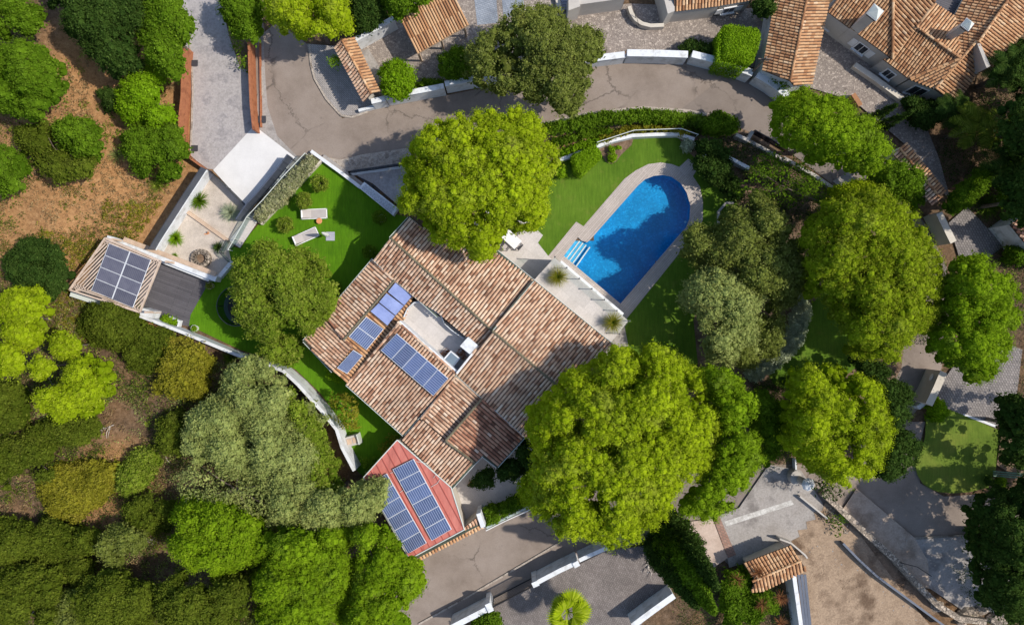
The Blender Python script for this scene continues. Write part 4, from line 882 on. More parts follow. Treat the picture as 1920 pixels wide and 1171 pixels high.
# lower walls
wallthing('tall white wall right of the lower mesh gate', 'wall', [(1008, 1091), (1050, 1069), (1080, 1055)], 2.1, .24, 'white', coping='white', cap=.12)
wallthing('white wall continuing from the lower gate to the dark conifers', 'wall', [(1086, 1050), (1112, 1038), (1140, 1026)], 1.9, .2, 'white', coping='white', cap=.12)
wallthing('white gate pier at the near end of the lower wall', 'pillar', [(1002, 1090), (1006, 1099)], 2.25, .40, 'white', 'gate_pier', coping='white')
wallthing('white pier in the middle of the lower wall', 'pillar', [(1078, 1053), (1083, 1062)], 2.2, .36, 'white', 'gate_pier', coping='white')
wallthing('white wall left of the lower mesh gate with bushes behind', 'wall', [(846, 1176), (885, 1156), (918, 1139)], 2.1, .32, 'white', coping='white', cap=.12)
wallthing('white pier at the left side of the lower mesh gate', 'pillar', [(914, 1131), (921, 1146)], 2.25, .34, 'white', 'gate_pier', coping='white')
wallthing('white garden wall at the bottom edge beside the conifers', 'wall', [(1186, 1173), (1225, 1144), (1264, 1116)], 2.0, .34, 'white', coping='white', cap=.1)
g = thing('mesh_gate', 'wide dark mesh sliding gate between two white piers', 'gate', (*W(960, 1110)[:2], 0)); p, q = Vector(W(924, 1138, 1.9)), Vector(W(1001, 1098, 1.9)); p.z = q.z = 0
mb = MB(); mb.beam(p + Vector((0, 0, 1.85)), q + Vector((0, 0, 1.85)), .07, .08); mb.beam(p + Vector((0, 0, .12)), q + Vector((0, 0, .12)), .07, .08); mb.beam(p + Vector((0, 0, .05)), p + Vector((0, 0, 1.9)), .08, .08); mb.beam(q + Vector((0, 0, .05)), q + Vector((0, 0, 1.9)), .08, .08); mb.build('gate_frame', M['black'], g)
mb = MB(); n = 46
for k in range(n + 1): a = p.lerp(q, k / n); mb.beam(a + Vector((0, 0, .1)), a + Vector((0, 0, 1.9)), .022, .022)
for k in range(6): mb.beam(p + Vector((0, 0, .3 + k * .28)), q + Vector((0, 0, .3 + k * .28)), .02, .02)
mb.build('gate_bars', M['black'], g)
mb = MB(); mb.beam(W(1041, 1082, .06), W(1052, 1125, .06), .16, .1); tag(mb.build('gate_track', M['wood'], loc=W(1045, 1095, 0)), 'narrow brown timber strip on the lower paved yard', 'timber')
railing('white rail fence beside the lower road and front court hedge', [(912, 989), (950, 970), (990, 952), (1010, 941)], .35, .7, 'glass', 'metalwhite', 'rail_fence', cat='fence', w=.06)
wallthing('low white wall under the rail fence of the front court', 'wall', [(912, 989), (950, 970), (1010, 941)], .4, .16, 'white')
wallthing('rough stone retaining wall beside the building site', 'wall', [(1545, 925), (1577, 955), (1625, 1000), (1680, 1050), (1727, 1102), (1760, 1135), (1800, 1160), (1850, 1166)], .9, .45, 'stonewall', 'stone_wall')
wallthing('curved blue grey sheet barrier across the sandy building site', 'barrier', [(1581, 1018), (1610, 1048), (1645, 1080), (1702, 1122), (1740, 1150), (1770, 1172)], .7, .16, 'bluemetal', 'sheet_barrier')
sheet('trench', M['dirt'], [(1590, 975), (1620, 1000), (1680, 1060), (1725, 1112), (1760, 1150), (1740, 1150), (1690, 1110), (1620, 1050), (1585, 1005)], z=.16)
mb = MB(); mb.tube([W(1688, 1054, .95), W(1720, 1062, .5), W(1752, 1083, .1), W(1800, 1096, .08)], .03, 5); tag(mb.build('hose', M['black'], loc=W(1720, 1062, 0)), 'thin black hose lying across the concrete apron', 'hose')
wallthing('thin brown bent retaining edge below the octagonal-roofed kiosk', 'wall', [(1500, 930), (1525, 950), (1552, 972)], .6, .12, 'greywall')
wallthing('dark low wall piece at the corner by the tiled shed', 'wall', [(1462, 1010), (1484, 1018), (1510, 1040), (1514, 1046)], 1.0, .12, 'greywall')
# ================================================================= OTHER BUILDINGS
def openbar(root, a, b, z0, z1, mat, th=.12):
    mb = MB(); mb.beam(Vector(W(*a, z0)), Vector(W(*a, z0)) + Vector((0, 0, z1 - z0)), th, th); mb.build('post', M[mat], root)
gr = thing('gate_roof', 'long two-sided tiled gate roof between paved entrance and car yard', 'gatehouse', (*W(665, 130)[:2], 0))
tile_roof([(640, 73, 3.0), (695.6, 175.4, 3.0), (682, 190.8, 2.6), (627, 88, 2.6)], (-13, 15), gr, M['tile'], pitch=.24); tile_roof([(695.6, 175.4, 3.0), (640, 73, 3.0), (663, 70, 2.55), (711, 170, 2.55)], (20, -3), gr, M['tileO'], pitch=.24)
ridge((640, 73, 3.02), (696, 176, 3.02), gr, M['tileO']); mb = MB(); mb.prism([W(x, y, 2.6) for x, y in ((640, 84), (650, 80), (697, 172), (688, 180))], -.1); mb.build('wall', M['cream'], gr)
cp = thing('carport', 'open carport with an ochre ribbed tile roof over the yard', 'carport', (*W(810, 50)[:2], 0))
rf, Pw = tile_roof([(749, 34, 2.6), (782, 101, 2.4), (879.3, 46, 2.4), (850, -12, 2.6), (806, -6, 2.6)], (33, 67), cp, M['tileO'], pitch=.21, tlen=1.2, slab=.14)
for p in ((756, 38), (783, 94), (870, 46), (826, 70)):
    mb = MB(); a = Vector(W(*p, 2.4)); mb.beam((a.x, a.y, 0), (a.x, a.y, 2.3), .16, .16); mb.build('post', M['wood'], cp)
mb = MB(); mb.beam(W(782, 101, 2.3), W(879, 46, 2.3), .12, .16); mb.build('beam', M['wood'], cp)
def winpart(root, a, b, t, w, z0, z1, z, shutters=True, mat='winglass'):
    """window on the facade whose eave line runs a->b at height z"""
    p, q = Vector(W(*a, z)), Vector(W(*b, z)); p.z = q.z = 0; d = (q - p).normalized(); n = Vector((-d.y, d.x, 0))
    if n.dot(-p) < 0: n = -n
    c = p.lerp(q, t); a0 = c - d * w / 2; a1 = c + d * w / 2; mb = MB()
    def slab(m_, s0, s1, zz0, zz1, off, th):
        x0, x1 = s0 + n * off, s1 + n * off; m_.beam(x0 + Vector((0, 0, (zz0 + zz1) / 2)), x1 + Vector((0, 0, (zz0 + zz1) / 2)), th, zz1 - zz0)
    slab(mb, a0 - d * .1, a1 + d * .1, z0 - .1, z1 + .1, .03, .10); fr = mb.build('window', M['metalwhite'], root)
    mb = MB(); slab(mb, a0, c - d * .03, z0, z1, .07, .06); slab(mb, c + d * .03, a1, z0, z1, .07, .06); mb.build('pane', M[mat], fr)
    if shutters:
        mb = MB(); slab(mb, a0 - d * .62, a0 - d * .14, z0 - .02, z1 + .02, .05, .06); slab(mb, a1 + d * .14, a1 + d * .62, z0 - .02, z1 + .02, .05, .06); mb.build('shutter', M['metalwhite'], fr)
    mb = MB(); slab(mb, a0 - d * .15, a1 + d * .15, z0 - .16, z0 - .1, .10, .22); mb.build('sill', M['white'], fr)
# garage wing and house in the upper right
GW = thing('long_garage', 'long narrow outbuilding with a two-tone tiled roof beside the cobbled court', 'building', (*W(1495, 70)[:2], 0))
for pts, rd, mt in (([(1457, -20, 2.5), (1516, -20, 3.3), (1481.5, 151, 3.3), (1430, 131, 2.5)], (-150, -31), 'tileO'), ([(1516, -20, 3.3), (1558, -20, 2.6), (1522, 156, 2.6), (1490, 160.5, 3.0), (1481.5, 151, 3.3)], (150, -5), 'tileO')):
    rf, Pw = tile_roof(pts, rd, GW, M[mt], pitch=.22); wall_under(Pw, GW, M['white'], inset=.97)
ridge((1516, -18, 3.32), (1481.5, 152, 3.32), GW, M['tileO'])
HO = thing('hillside_house', 'cream house with many orange tiled roof slopes and two chimneys', 'house', (*W(1720, 60)[:2], 0))
def hr(pts, rd, mt='tileO', wall=True):
    rf, Pw = tile_roof(pts, rd, HO, M[mt], pitch=.225)
    if wall: wall_under(Pw, HO, M['greywall'], inset=.96)
hr([(1553, 22, 2.6), (1592, 51, 2.6), (1616, 68, 2.6), (1673, 109.4, 2.6), (1674, -30, 4.4), (1590, -30, 3.6)], (-60, 78))
hr([(1674, -30, 4.4), (1673.4, 109.4, 2.7), (1718, 52, 3.6), (1751, 7, 4.3), (1765, -30, 4.9)], (-40, -44), wall=True)
hr([(1656.5, 110.4, 2.3), (1673, 110, 2.55), (1717.9, 52.5, 3.5), (1800, 110.4, 3.5), (1705.4, 148, 2.3)], (-60, 78))
hr([(1705.4, 148, 2.3), (1800, 110.4, 3.5), (1753.3, 167, 2.35)], (-90, 45))
hr([(1753.3, 167, 2.35), (1824, 78, 3.3), (1844, 120, 2.2), (1793, 192, 1.9)], (89, 71))
hr([(1832.5, 80, 3.8), (1895, -10, 3.9), (1960, 20, 2.9), (1853, 126, 2.7)], (75, 60))
hr([(1718, 50, 3.6), (1751, 7, 3.3), (1789, 32, 2.7), (1796, 63, 2.7), (1800, 108, 3.6)], (60, -75))
hr([(1790, 31, 2.7), (1812, -10, 2.8), (1895, -10, 3.9), (1832, 79, 3.6), (1800, 108, 3.4), (1796, 63, 2.8)], (-90, -15))
mb = MB(); mb.prism([W(x, y, 2.2) for x, y in ((1752, 4), (1760, -30), (1815, -30), (1789, 32))], -.1); mb.build('courtyard_infill', M['darkdeck'], HO)  # dark slab added in place of the shaded courtyard hole
for a, b in (((1674, -28, 4.42), (1673.4, 109, 2.75)), ((1718, 51, 3.65), (1800, 109.5, 3.65)), ((1751, 8, 4.3), (1718, 51, 3.65)), ((1754, 166, 2.5), (1830, 78, 3.7)), ((1834, 80, 3.85), (1895, -8, 3.95)), ((1706, 147, 2.45), (1800, 110, 3.62))): ridge(a, b, HO, M['tileO'], .11)
mb = MB(); mb.prism([W(x, y, 3.6) for x, y in ((1831, 79), (1836, 77), (1857, 124), (1850, 128))], 1.5); mb.build('gable_wall', M['greywall'], HO)
def chimney(px, py, w, z1, zb):
    x, y, _ = W(px, py, z1); a = math.radians(-38); mb = MB(); mb.box((x, y, (z1 + zb) / 2), w, w, z1 - zb, a); c = mb.build('chimney', M['greywall'], HO)
    mb = MB(); mb.box((x, y, z1 + .04), w + .16, w + .16, .10, a); mb.build('chimney_rim', M['white'], c)
    mb = MB(); ca = [(x + r * math.cos(a + t), y + r * math.sin(a + t)) for t in (math.pi / 4, 3 * math.pi / 4, -3 * math.pi / 4, -math.pi / 4) for r in ((w + .1) * .7,)]
    mb.add([(cx, cy, z1 + .12) for cx, cy in ca] + [(x, y, z1 + .50)], [(0, 1, 4), (1, 2, 4), (2, 3, 4), (3, 0, 4)]); mb.build('chimney_cap', M['lip'], c)
    mb = MB(); mb.box((x, y, z1 - .16), w + .02, w + .02, .14, a); mb.build('vent_band', M['black'], c)
chimney(1640, 24, .72, 5.2, .5); chimney(1813, 47, .52, 5.3, 2.4)
winpart(HO, (1556, 22), (1616, 68), .18, .8, .7, 1.7, 2.45); winpart(HO, (1616, 68), (1673, 109.4), .25, .8, .75, 1.75, 2.45); winpart(HO, (1656.5, 110.4), (1705, 148), .5, .7, .7, 1.6, 2.2, False); winpart(HO, (1705.4, 148), (1753, 167), .65, 1.0, .3, 1.7, 2.2, False)
wallthing('cream ramp wall along the front of the hillside house', 'wall', [(1603, 121), (1640, 146), (1698, 189)], .7, .30, 'cream', coping='cream')
wallthing('tiny tiled wall end poking out beside the upper right pine', 'wall', [(1600, 176), (1608, 188), (1614, 198)], .8, .35, 'tileO')
# top centre house
TH = thing('courtyard_house', 'cream house at the top edge with a terracotta roof and curved low wall', 'house', (*W(1290, -20)[:2], 0))
for pts in ([(1264.7, 21, 2.3), (1350, 10.5, 2.3), (1350, -40, 3.2), (1262, -40, 3.2)], [(1352, 9.5, 2.1), (1412, -1, 2.1), (1412, -40, 3), (1352, -40, 3)]):
    rf, Pw = tile_roof(pts, (-2, 40), TH, M['tileO'], pitch=.24); wall_under(Pw, TH, M['greywall'], inset=.98)
winpart(TH, (1352, 12), (1412, 1), .35, .8, .8, 1.5, 2.05)
mb = MB(); mb.prism([W(x, y, 2.4) for x, y in ((1236, -40), (1264, -40), (1265, 21), (1252, 26))], -.1); mb.build('wall', M['greywall'], TH)
mb = MB(); mb.prism([W(x, y, 2.2) for x, y in ((1083, -40), (1173, -40), (1172, -3), (1085, 9))], -.1); mb.build('garage_block', M['greywall'], TH)
mb = MB(); mb.beam(W(1090, 20, .75), W(1168, 9, .75), .06, 1.4); mb.build('garage_door', M['door'], TH)
mb = MB(); mb.prism([W(x, y, 2.4) for x, y in ((1066, -10), (1082, -14), (1088, 12), (1066, 20))], -.1); mb.build('gate_pier', M['greywall'], TH)
mb = MB(); mb.wallline([W(x, y, .7)[:2] for x, y in ((1180, 12), (1184, 24), (1192, 36), (1204, 44), (1220, 48), (1245, 47))], .28, .7, -.1); mb.build('curved_wall', M['cream'], TH)
for t in (1, 2, 3):
    pass
sb = MB(); sb.prism([W(x, y, .5) for x, y in ((1040, -10), (1048, -12), (1055, 22), (1046, 24))], -.1); sb.build('step', M['cream'], TH)
mb = MB()
for k in range(6): mb.beam(W(1052, -8 + k * 5, .12 + .08 * (5 - k)), W(1064, -9 + k * 5, .12 + .08 * (5 - k)), .2, .16)
mb.build('stair', M['greybase'], TH)
# gatehouse roofs on the right
G2 = thing('gate_roof', 'narrow tiled gate roof running beside the dark cobbled drive', 'gatehouse', (*W(1728, 320)[:2], 0))
tile_roof([(1687, 279, 2.4), (1762, 371, 2.4), (1773, 360, 2.15), (1698, 267, 2.15)], (12, -11), G2, M['tileO'], pitch=.24); tile_roof([(1762, 371, 2.4), (1687, 279, 2.4), (1675, 288, 2.15), (1748, 386, 2.15)], (-13, 11), G2, M['tile'], pitch=.24)
ridge((1687, 279, 2.42), (1762, 371, 2.42), G2, M['tileO']); mb = MB(); mb.prism([W(x, y, 2.1) for x, y in ((1683, 282), (1690, 275), (1764, 365), (1757, 372))], -.1); mb.build('wall', M['cream'], G2)
wallthing('cream gate wall below the narrow tiled gate roof', 'wall', [(1761, 399), (1775, 428), (1788, 454)], 1.7, .5, 'cream')
cw = wallthing('cream curved gate wall carrying an oval house plaque', 'wall', [(1770, 697), (1757, 727), (1742, 758)], 2.0, .46, 'cream', coping='cream')
p, q = Vector(W(1764, 697, 2.0)), Vector(W(1736, 757, 2.0)); d = (q - p).normalized(); nn = Vector((d.y, -d.x, 0))
if nn.dot(-p) < 0: nn = -nn
b0 = Vector(W(1768, 700, 2.0)); b0.z = 1.35; b0 += nn * .30 + d * .5
mb = MB()
mb.add([b0 + d * .28 * math.cos(t) + Vector((0, 0, .18 * math.sin(t))) + nn * o for o in (0, .05) for t in np.linspace(0, 2 * math.pi, 17)[:-1]], [tuple(range(16, 32))] + [(k, (k + 1) % 16, 16 + (k + 1) % 16, 16 + k) for k in range(16)])
mb.build('oval_plaque', M['metalwhite'], cw)
wallthing('low white wall end below the cream plaque wall', 'wall', [(1738, 752), (1722, 764)], .8, .34, 'white')
wallthing('white kerb at the lower side of the block-paved gate drive', 'kerb', [(1806, 777), (1836, 787), (1868, 799)], .15, .18, 'white', 'kerb_wall')
wallthing('thin white wall beside the dry yard path under the pines', 'wall', [(1492, 860), (1493, 886)], .6, .12, 'white')
# flat white house corner at right edge
RH = thing('white_house', 'white building corner with a grey roof cut by the right edge', 'house', (*W(1935, 430)[:2], 0))
rf, Pw = tile_roof([(1895, 421, 2.6), (1960, 380, 2.9), (1990, 470, 2.9), (1935, 470, 2.6)], (40, 10), RH, M['tileB']); wall_under(Pw, RH, M['white'], inset=1.0)
# lower right shed
SH = thing('tiled_shed', 'small shed with an ochre two-sided tile roof at the building site', 'shed', (*W(1455, 1065)[:2], 0))
tile_roof([(1418, 1086, 2.5), (1501, 1050.5, 2.5), (1483.4, 1022, 2.15), (1394, 1056, 2.15)], (-20, -32), SH, M['tileO'], pitch=.26); tile_roof([(1501, 1050.5, 2.5), (1418, 1086, 2.5), (1408, 1108, 2.2), (1430, 1106, 2.2), (1512, 1067, 2.2)], (4, 20), SH, M['tileO'], pitch=.26)
ridge((1410, 1089, 2.52), (1501, 1050.5, 2.52), SH, M['tileO']); mb = MB(); mb.prism([W(x, y, 2.15) for x, y in ((1408, 1062), (1480, 1030), (1500, 1062), (1420, 1100))], -.1); mb.build('wall', M['cream'], SH)
lw = thing('louvre_wall', 'white wall with dark blue sheets leaning beside the tiled shed', 'wall', (*W(1495, 1120)[:2], 0))
mb = MB(); mb.wallline([W(1489, 1078, 1.8)[:2], W(1506, 1200, 1.8)[:2]], .3, 1.8, -.1); mb.build('wall', M['white'], lw)
for k in range(3):
    mb = MB(); mb.beam(W(1497 + k * 6, 1076, 1.5 - k * .15), W(1512 + k * 5, 1200, 1.5 - k * .15), .2, .06); mb.build('roof_sheet', M['bluemetal'], lw)
# octagonal kiosk / gate lantern
KI = thing('gate_lantern', 'grey masonry gate pillar with a white octagonal cap beside the road', 'gate pillar', (*W(1492, 893)[:2], 0))
x, y, _ = W(1492, 894); mb = MB(); mb.lathe((x, y, 0), [(.42, 0), (.36, .3), (.30, .5), (.30, 2.1), (.36, 2.3)], 8); mb.build('shaft', M['greywall'], KI)
mb = MB(); mb.lathe((x - .30, y + .15, 0), [(.58, 0), (.58, .75), (.53, .85), (0, .87)], 14, .8, 1); mb.build('round_base', M['greywall'], KI)
mb = MB(); mb.lathe((x, y, 2.3), [(.46, 0), (.50, .05), (.34, .22), (.05, .36)], 8); mb.build('octagonal_cap', M['white'], KI)
# pergola with solar panels
PG = thing('pergola', 'slatted timber pergola roofed with eight solar panels beside the timber terrace', 'pergola', (*W(215, 510)[:2], 0))
zr = 2.35; pc = [(198, 446), (301, 489), (262, 585), (131, 543)]
mb = MB()
for a, b in zip(pc, pc[1:] + pc[:1]): mb.beam(W(*a, zr), W(*b, zr), .12, .16)
mb.build('edge_beam', M['slatwood'], PG)
for a in pc:
    mb = MB(); p = Vector(W(*a, zr)); p.x *= .985; p.y *= .985; mb.beam((p.x, p.y, T(p.x, p.y) - .1), (p.x, p.y, zr), .16, .16); mb.build('post', M['slatwood'], PG)
mb = MB()
def slats(region, dx, dy, step):
    R_ = [Vector(W(*p, zr)) for p in region]; d = Vector((dx, -dy, 0)).normalized(); n = Vector((-d.y, d.x, 0)); vv = [p.dot(n) for p in R_]; k = min(vv) + step / 2
    while k < max(vv):
        xs = []
        for a, b in zip(R_, R_[1:] + R_[:1]):
            va, vb = a.dot(n), b.dot(n)
            if (va > k) != (vb > k): t = (k - va) / (vb - va); xs.append((a.lerp(b, t)).dot(d))
        xs.sort()
        if len(xs) >= 2 and xs[1] - xs[0] > .1:
            a = d * xs[0] + n * k; b = d * xs[1] + n * k; mb.beam((a.x, a.y, zr + .02), (b.x, b.y, zr + .02), .085, .06)
        k += step
slats([(198, 450), (205, 459), (172, 545), (133, 540)], 60, -62, .20); slats([(284, 485), (300, 490), (262, 583), (248, 577)], 60, -62, .20); slats([(198, 447), (300, 489), (298, 494), (196, 456)], 100, 42, .13); slats([(135, 540), (262, 585), (264, 578), (140, 532)], 100, 33, .13)
mb.build('slats', M['slatwood'], PG)
def flatp(px, py): return Vector(W(px, py, zr + .12))
solar([(205, 456), (171.5, 544), (250, 577), (284, 487)], 4, PG, M['pvgrey'], hit=flatp, z_up=.05, sub=2)
o = MB(); o.beam(W(133, 549, 1.0), W(200, 571, 1.0), .5, .12); o.build('side_board', M['lip'], PG)
# ================================================================= FURNITURE
def lounger(px, py, rz, label):
    x, y, _ = W(px, py, .3); r = thing('sun_lounger', label, 'sun lounger', (x, y, 0), 'grey sun loungers on the turf', rz)
    OFF[r.name] = Vector((0, 0, 0)); mb = MB()
    for s_ in (-1, 1): mb.box((0, s_ * .36, .30), 2.0, .06, .06)
    for s_ in (-1, 1): mb.box((s_ * .98, 0, .30), .06, .78, .06)
    mb.build('frame', M['metalwhite'], r)
    mb = MB(); mb.box((.38, 0, .35), 1.15, .64, .05); mb.build('seat', M['fabric'], r)
    mb = MB(); mb.box((-.55, 0, .50), .80, .64, .05, 0, .42); mb.build('backrest', M['fabric'], r)
    mb = MB(); mb.box((-.86, 0, .68), .10, .60, .06, 0, .42); mb.build('pillow', M['metalwhite'], r)
    for sx in (-.85, .85):
        for sy in (-.34, .34): mb = MB(); mb.box((sx, sy, .14), .06, .06, .28); mb.build('leg', M['metalwhite'], r)
lounger(589, 401, math.radians(2.5), 'pale grey sun lounger beside the orange side table'); lounger(573, 443, math.radians(24), 'pale grey sun lounger turned at an angle beside the folded parasol')
x, y, _ = W(598.5, 414, .4); t = thing('side_table', 'small round orange side table between the two sun loungers', 'side table', (x, y, 0))
mb = MB(); mb.lathe((x, y, 0), [(.16, 0), (.10, .2), (.12, .36)], 14); mb.build('base', M['wood'], t); mb = MB(); mb.lathe((x, y, .36), [(.22, 0), (.23, .04), (.16, .05), (.15, .03)], 18); mb.build('table_top', M['terracotta'], t)
x, y, _ = W(620, 443); t = thing('parasol', 'closed white parasol standing in a square grey base', 'parasol', (x, y, 0)); mb = MB(); mb.box((x, y, .06), .68, .68, .10); mb.build('base', M['greybase'], t)
mb = MB(); mb.tube([(x, y, .1), (x, y, 2.5)], .025, 8); mb.build('pole', M['metalwhite'], t); mb = MB(); mb.tube([(x, y, .95), (x, y, 1.2), (x, y, 1.9), (x, y, 2.35), (x, y, 2.6)], [.10, .17, .13, .08, .02], 10); mb.build('folded_canopy', M['canvas'], t)
def potted(px, py, pr, label, mat='oak', cr=.5, h=2.0, stem=True, potmat='pot', group=None, name='potted_tree', sq=.85):
    x, y, _ = W(px, py); r = thing(name, label, 'potted plant', (x, y, 0), group); mb = MB(); mb.lathe((x, y, 0), [(pr * .75, 0), (pr, .42), (pr * 1.05, .48), (pr * .9, .48), (pr * .88, .40), (0, .40)], 22); pt = mb.build('pot', M[potmat], r)
    mb = MB(); mb.lathe((x, y, .405), [(0, 0), (pr * .85, 0), (pr * .85, .02), (0, .03)], 18); mb.build('soil', M['soil'], pt)
    if stem: mb = MB(); mb.tube([(x, y, .4), (x + .03, y, h - cr)], [.05, .035], 7); mb.build('trunk', M['bark'], r, True)
    n = int(60 * (cr / .5) ** 2); D = rdir(n); C = np.array([x, y, h - cr * sq]) + D * np.array([cr, cr, cr * sq]) * RNG.uniform(.6, .92, (n, 1))
    quads('crown', [leaves(C, np.full(n, .13), 26, .10, .07, .6, RNG.uniform(0, 1, n), -1)], L[mat], r)
gt = 'clipped olive trees in cream pots on the turf'
potted(607, 349, .26, 'clipped round olive tree in a cream pot nearest the road corner', 'oak', .72, 1.9, group=gt)
potted(578, 381, .26, 'clipped round olive tree in a cream pot above the straight lounger', 'oak', .70, 1.8, group=gt)
potted(541, 424, .24, 'clipped round olive tree in a cream pot left of the angled lounger', 'oak', .68, 1.45, group=gt)
potted(718, 411, .30, 'loose dark tree in a cream pot beside the pebble planter', 'green', .6, 1.9)
potted(699, 475, .22, 'round dark shrub standing against the villa corner', 'green', .62, 1.7)
potted(634, 543, .20, 'round dark shrub beside the villa gutter and lawn oak', 'green', .58, 1.5)
potted(398, 536, .26, 'low clipped boxwood in a cream pot at the terrace corner by the gravel', 'oak', .26, .75, False, name='potted_boxwood'); potted(369, 615, .26, 'low clipped boxwood in a cream pot at the terrace corner by the white wall', 'vivid', .24, .72, False, potmat='metalwhite', name='potted_boxwood')
potted(884, 905, .20, 'small clipped dark ball in a pot on the front court', 'dark', .25, .75, False, potmat='terracotta', name='potted_boxwood')
# dining table and chairs
x, y, _ = W(958, 449); a = math.radians(-42); t = thing('dining_table', 'pale rectangular outdoor dining table on the patio under the pine', 'table', (x, y, 0)); mb = MB(); mb.box((x, y, .72), 1.5, .85, .05, a); mb.build('table_top', M['metalwhite'], t)
for sx in (-.62, .62):
    for sy in (-.33, .33): mb = MB(); mb.box((x + sx * math.cos(a) - sy * math.sin(a), y + sx * math.sin(a) + sy * math.cos(a), .35), .06, .06, .7); mb.build('leg', M['greybase'], t)
def chair(px, py, rz, label):
    x, y, _ = W(px, py, .4); r = thing('dining_chair', label, 'chair', (x, y, 0), 'outdoor chairs round the patio table', rz); OFF[r.name] = Vector((0, 0, 0))
    mb = MB(); mb.box((0, 0, .43), .44, .44, .05); mb.build('seat', M['fabric'], r); mb = MB(); mb.box((-.24, 0, .65), .05, .46, .42, 0, -.15); mb.build('backrest', M['fabric'], r)
    mb = MB()
    for s_ in (-1, 1): mb.box((0, s_ * .25, .62), .44, .05, .04); mb.box((.19, s_ * .25, .31), .04, .04, .62); mb.box((-.2, s_ * .25, .31), .04, .04, .62)
    mb.build('frame', M['dark'], r)
chair(939, 452, math.radians(48), 'grey patio chair nearest the villa at the left of the table'); chair(949, 462, math.radians(52), 'grey patio chair on the villa side beside the table end'); chair(973, 461, math.radians(138), 'grey patio chair at the pool end of the dining table'); chair(967, 436, math.radians(-130), 'grey patio chair on the garden side half under the pine')
# trampoline
x, y, _ = W(461, 574); t = thing('trampoline', 'round dark trampoline with a safety net half under the lawn oak', 'trampoline', (x, y, 0))
mb = MB(); mb.lathe((x, y, .55), [(0, 0), (1.2, 0), (1.2, .01), (0, .02)], 40); mb.build('jumping_mat', M['black'], t)
mb = MB(); n = 40; mb.add([(x + r_ * math.cos(2 * math.pi * k / n), y + r_ * math.sin(2 * math.pi * k / n), .58) for r_ in (1.2, 1.5) for k in range(n)], [(k, (k + 1) % n, n + (k + 1) % n, n + k) for k in range(n)]); mb.build('pad', M['water_tub'], t)
mb = MB(); mb.add([(x + r_ * math.cos(2 * math.pi * k / n), y + r_ * math.sin(2 * math.pi * k / n), z) for r_, z in ((1.48, .6), (1.5, 1.9)) for k in range(n)], [(k, (k + 1) % n, n + (k + 1) % n, n + k) for k in range(n)]); mb.build('safety_net', M['net'], t)
mb = MB(); mb.tube([(x + 1.5 * math.cos(2 * math.pi * k / n), y + 1.5 * math.sin(2 * math.pi * k / n), 1.9) for k in range(n + 1)], .03, 6); mb.build('top_ring', M['dark'], t)
for k in range(6): b = 2 * math.pi * k / 6; mb = MB(); mb.tube([(x + 1.52 * math.cos(b), y + 1.52 * math.sin(b), 0), (x + 1.52 * math.cos(b), y + 1.52 * math.sin(b), 1.95)], .03, 6); mb.build('pole', M['dark'], t)
# barbecue
x, y, _ = W(665, 822); t = thing('stone_barbecue', 'small grey stone barbecue built against the white garden wall', 'barbecue', (x, y, 0)); mb = MB(); a = math.radians(15); mb.box((x, y, .45), 1.05, .75, .9, a); mb.build('body', M['greywall'], t)
for sx in (-.22, .22): mb = MB(); mb.box((x + sx * math.cos(a), y + sx * math.sin(a), .92), .34, .42, .04, a); mb.build('grill_plate', M['wood'], t)
mb = MB(); mb.box((x + .5, y + .15, .6), .08, .8, 1.2, a); mb.build('back_slab', M['lip'], t)
# pool shower
x, y, _ = W(1307, 303); t = thing('pool_shower', 'small white shower post at the end of the pool deck path', 'shower', (x, y, 0)); mb = MB(); mb.tube([(x, y, 0), (x, y, 2.1)], .04, 8); mb.build('pole', M['metalwhite'], t); mb = MB(); mb.beam((x - .25, y - .16, 2.1), (x + .3, y + .2, 2.1), .05, .05); mb.box((x, y, 2.12), .22, .2, .08, .6); mb.build('shower_head', M['metalwhite'], t)
# planter box by tree, hexagonal bed
wallthing('hexagonal low brown planter edge beyond the pool under the olives', 'planter', [(1376, 380), (1362, 380), (1348, 396), (1348, 430), (1366, 436)], .3, .16, 'greywall', 'bed_edging')
# white planter on deck
o = MB(); o.wallline([W(x, y, .5)[:2] for x, y in ((317, 594), (336, 602), (333, 612))], .14, .5, 0); tag(o.build('corner_planter', M['white'], loc=W(328, 602, 0)), 'white corner planter edge on the timber terrace', 'planter')
# power pole and cable by the hedge
x, y, _ = W(1398, 147); t = thing('utility_pole', 'dark leaning utility pole by the white road wall', 'pole', (x, y, 0)); mb = MB(); mb.tube([(x, y, 0), (x, y, 4.6)], [.10, .07], 8); mb.build('pole', M['bark'], t); mb = MB(); mb.beam((x - .5, y, 4.3), (x + .5, y, 4.3), .07, .07); mb.beam((x - .3, y + .1, 4.0), (x + .35, y - .05, 4.0), .05, .05); mb.build('crossarm', M['bark'], t)
o = MB(); o.tube([W(1198, 48, .7), W(1190, 20, 1.2), W(1194, 50, .1), W(1205, 66, .05)], .025, 5); tag(o.build('hose', M['black'], loc=W(1198, 50, 0)), 'thin dark hose trailing on the upper cobbled yard', 'hose')
t = thing('green_bench', 'green slatted rack at the lower right lawn corner', 'bench', (*W(1890, 889)[:2], 0))
for k in range(3): mb = MB(); mb.beam(W(1862, 883 + k * 4, .6), W(1922, 888 + k * 4, .6), .10, .05); mb.build('slat', M['greenmetal'], t)
for k in (1866, 1916): mb = MB(); mb.beam(W(k, 890, 0), W(k, 890, .6), .08, .08); mb.build('leg', M['greenmetal'], t)
rk = MB()
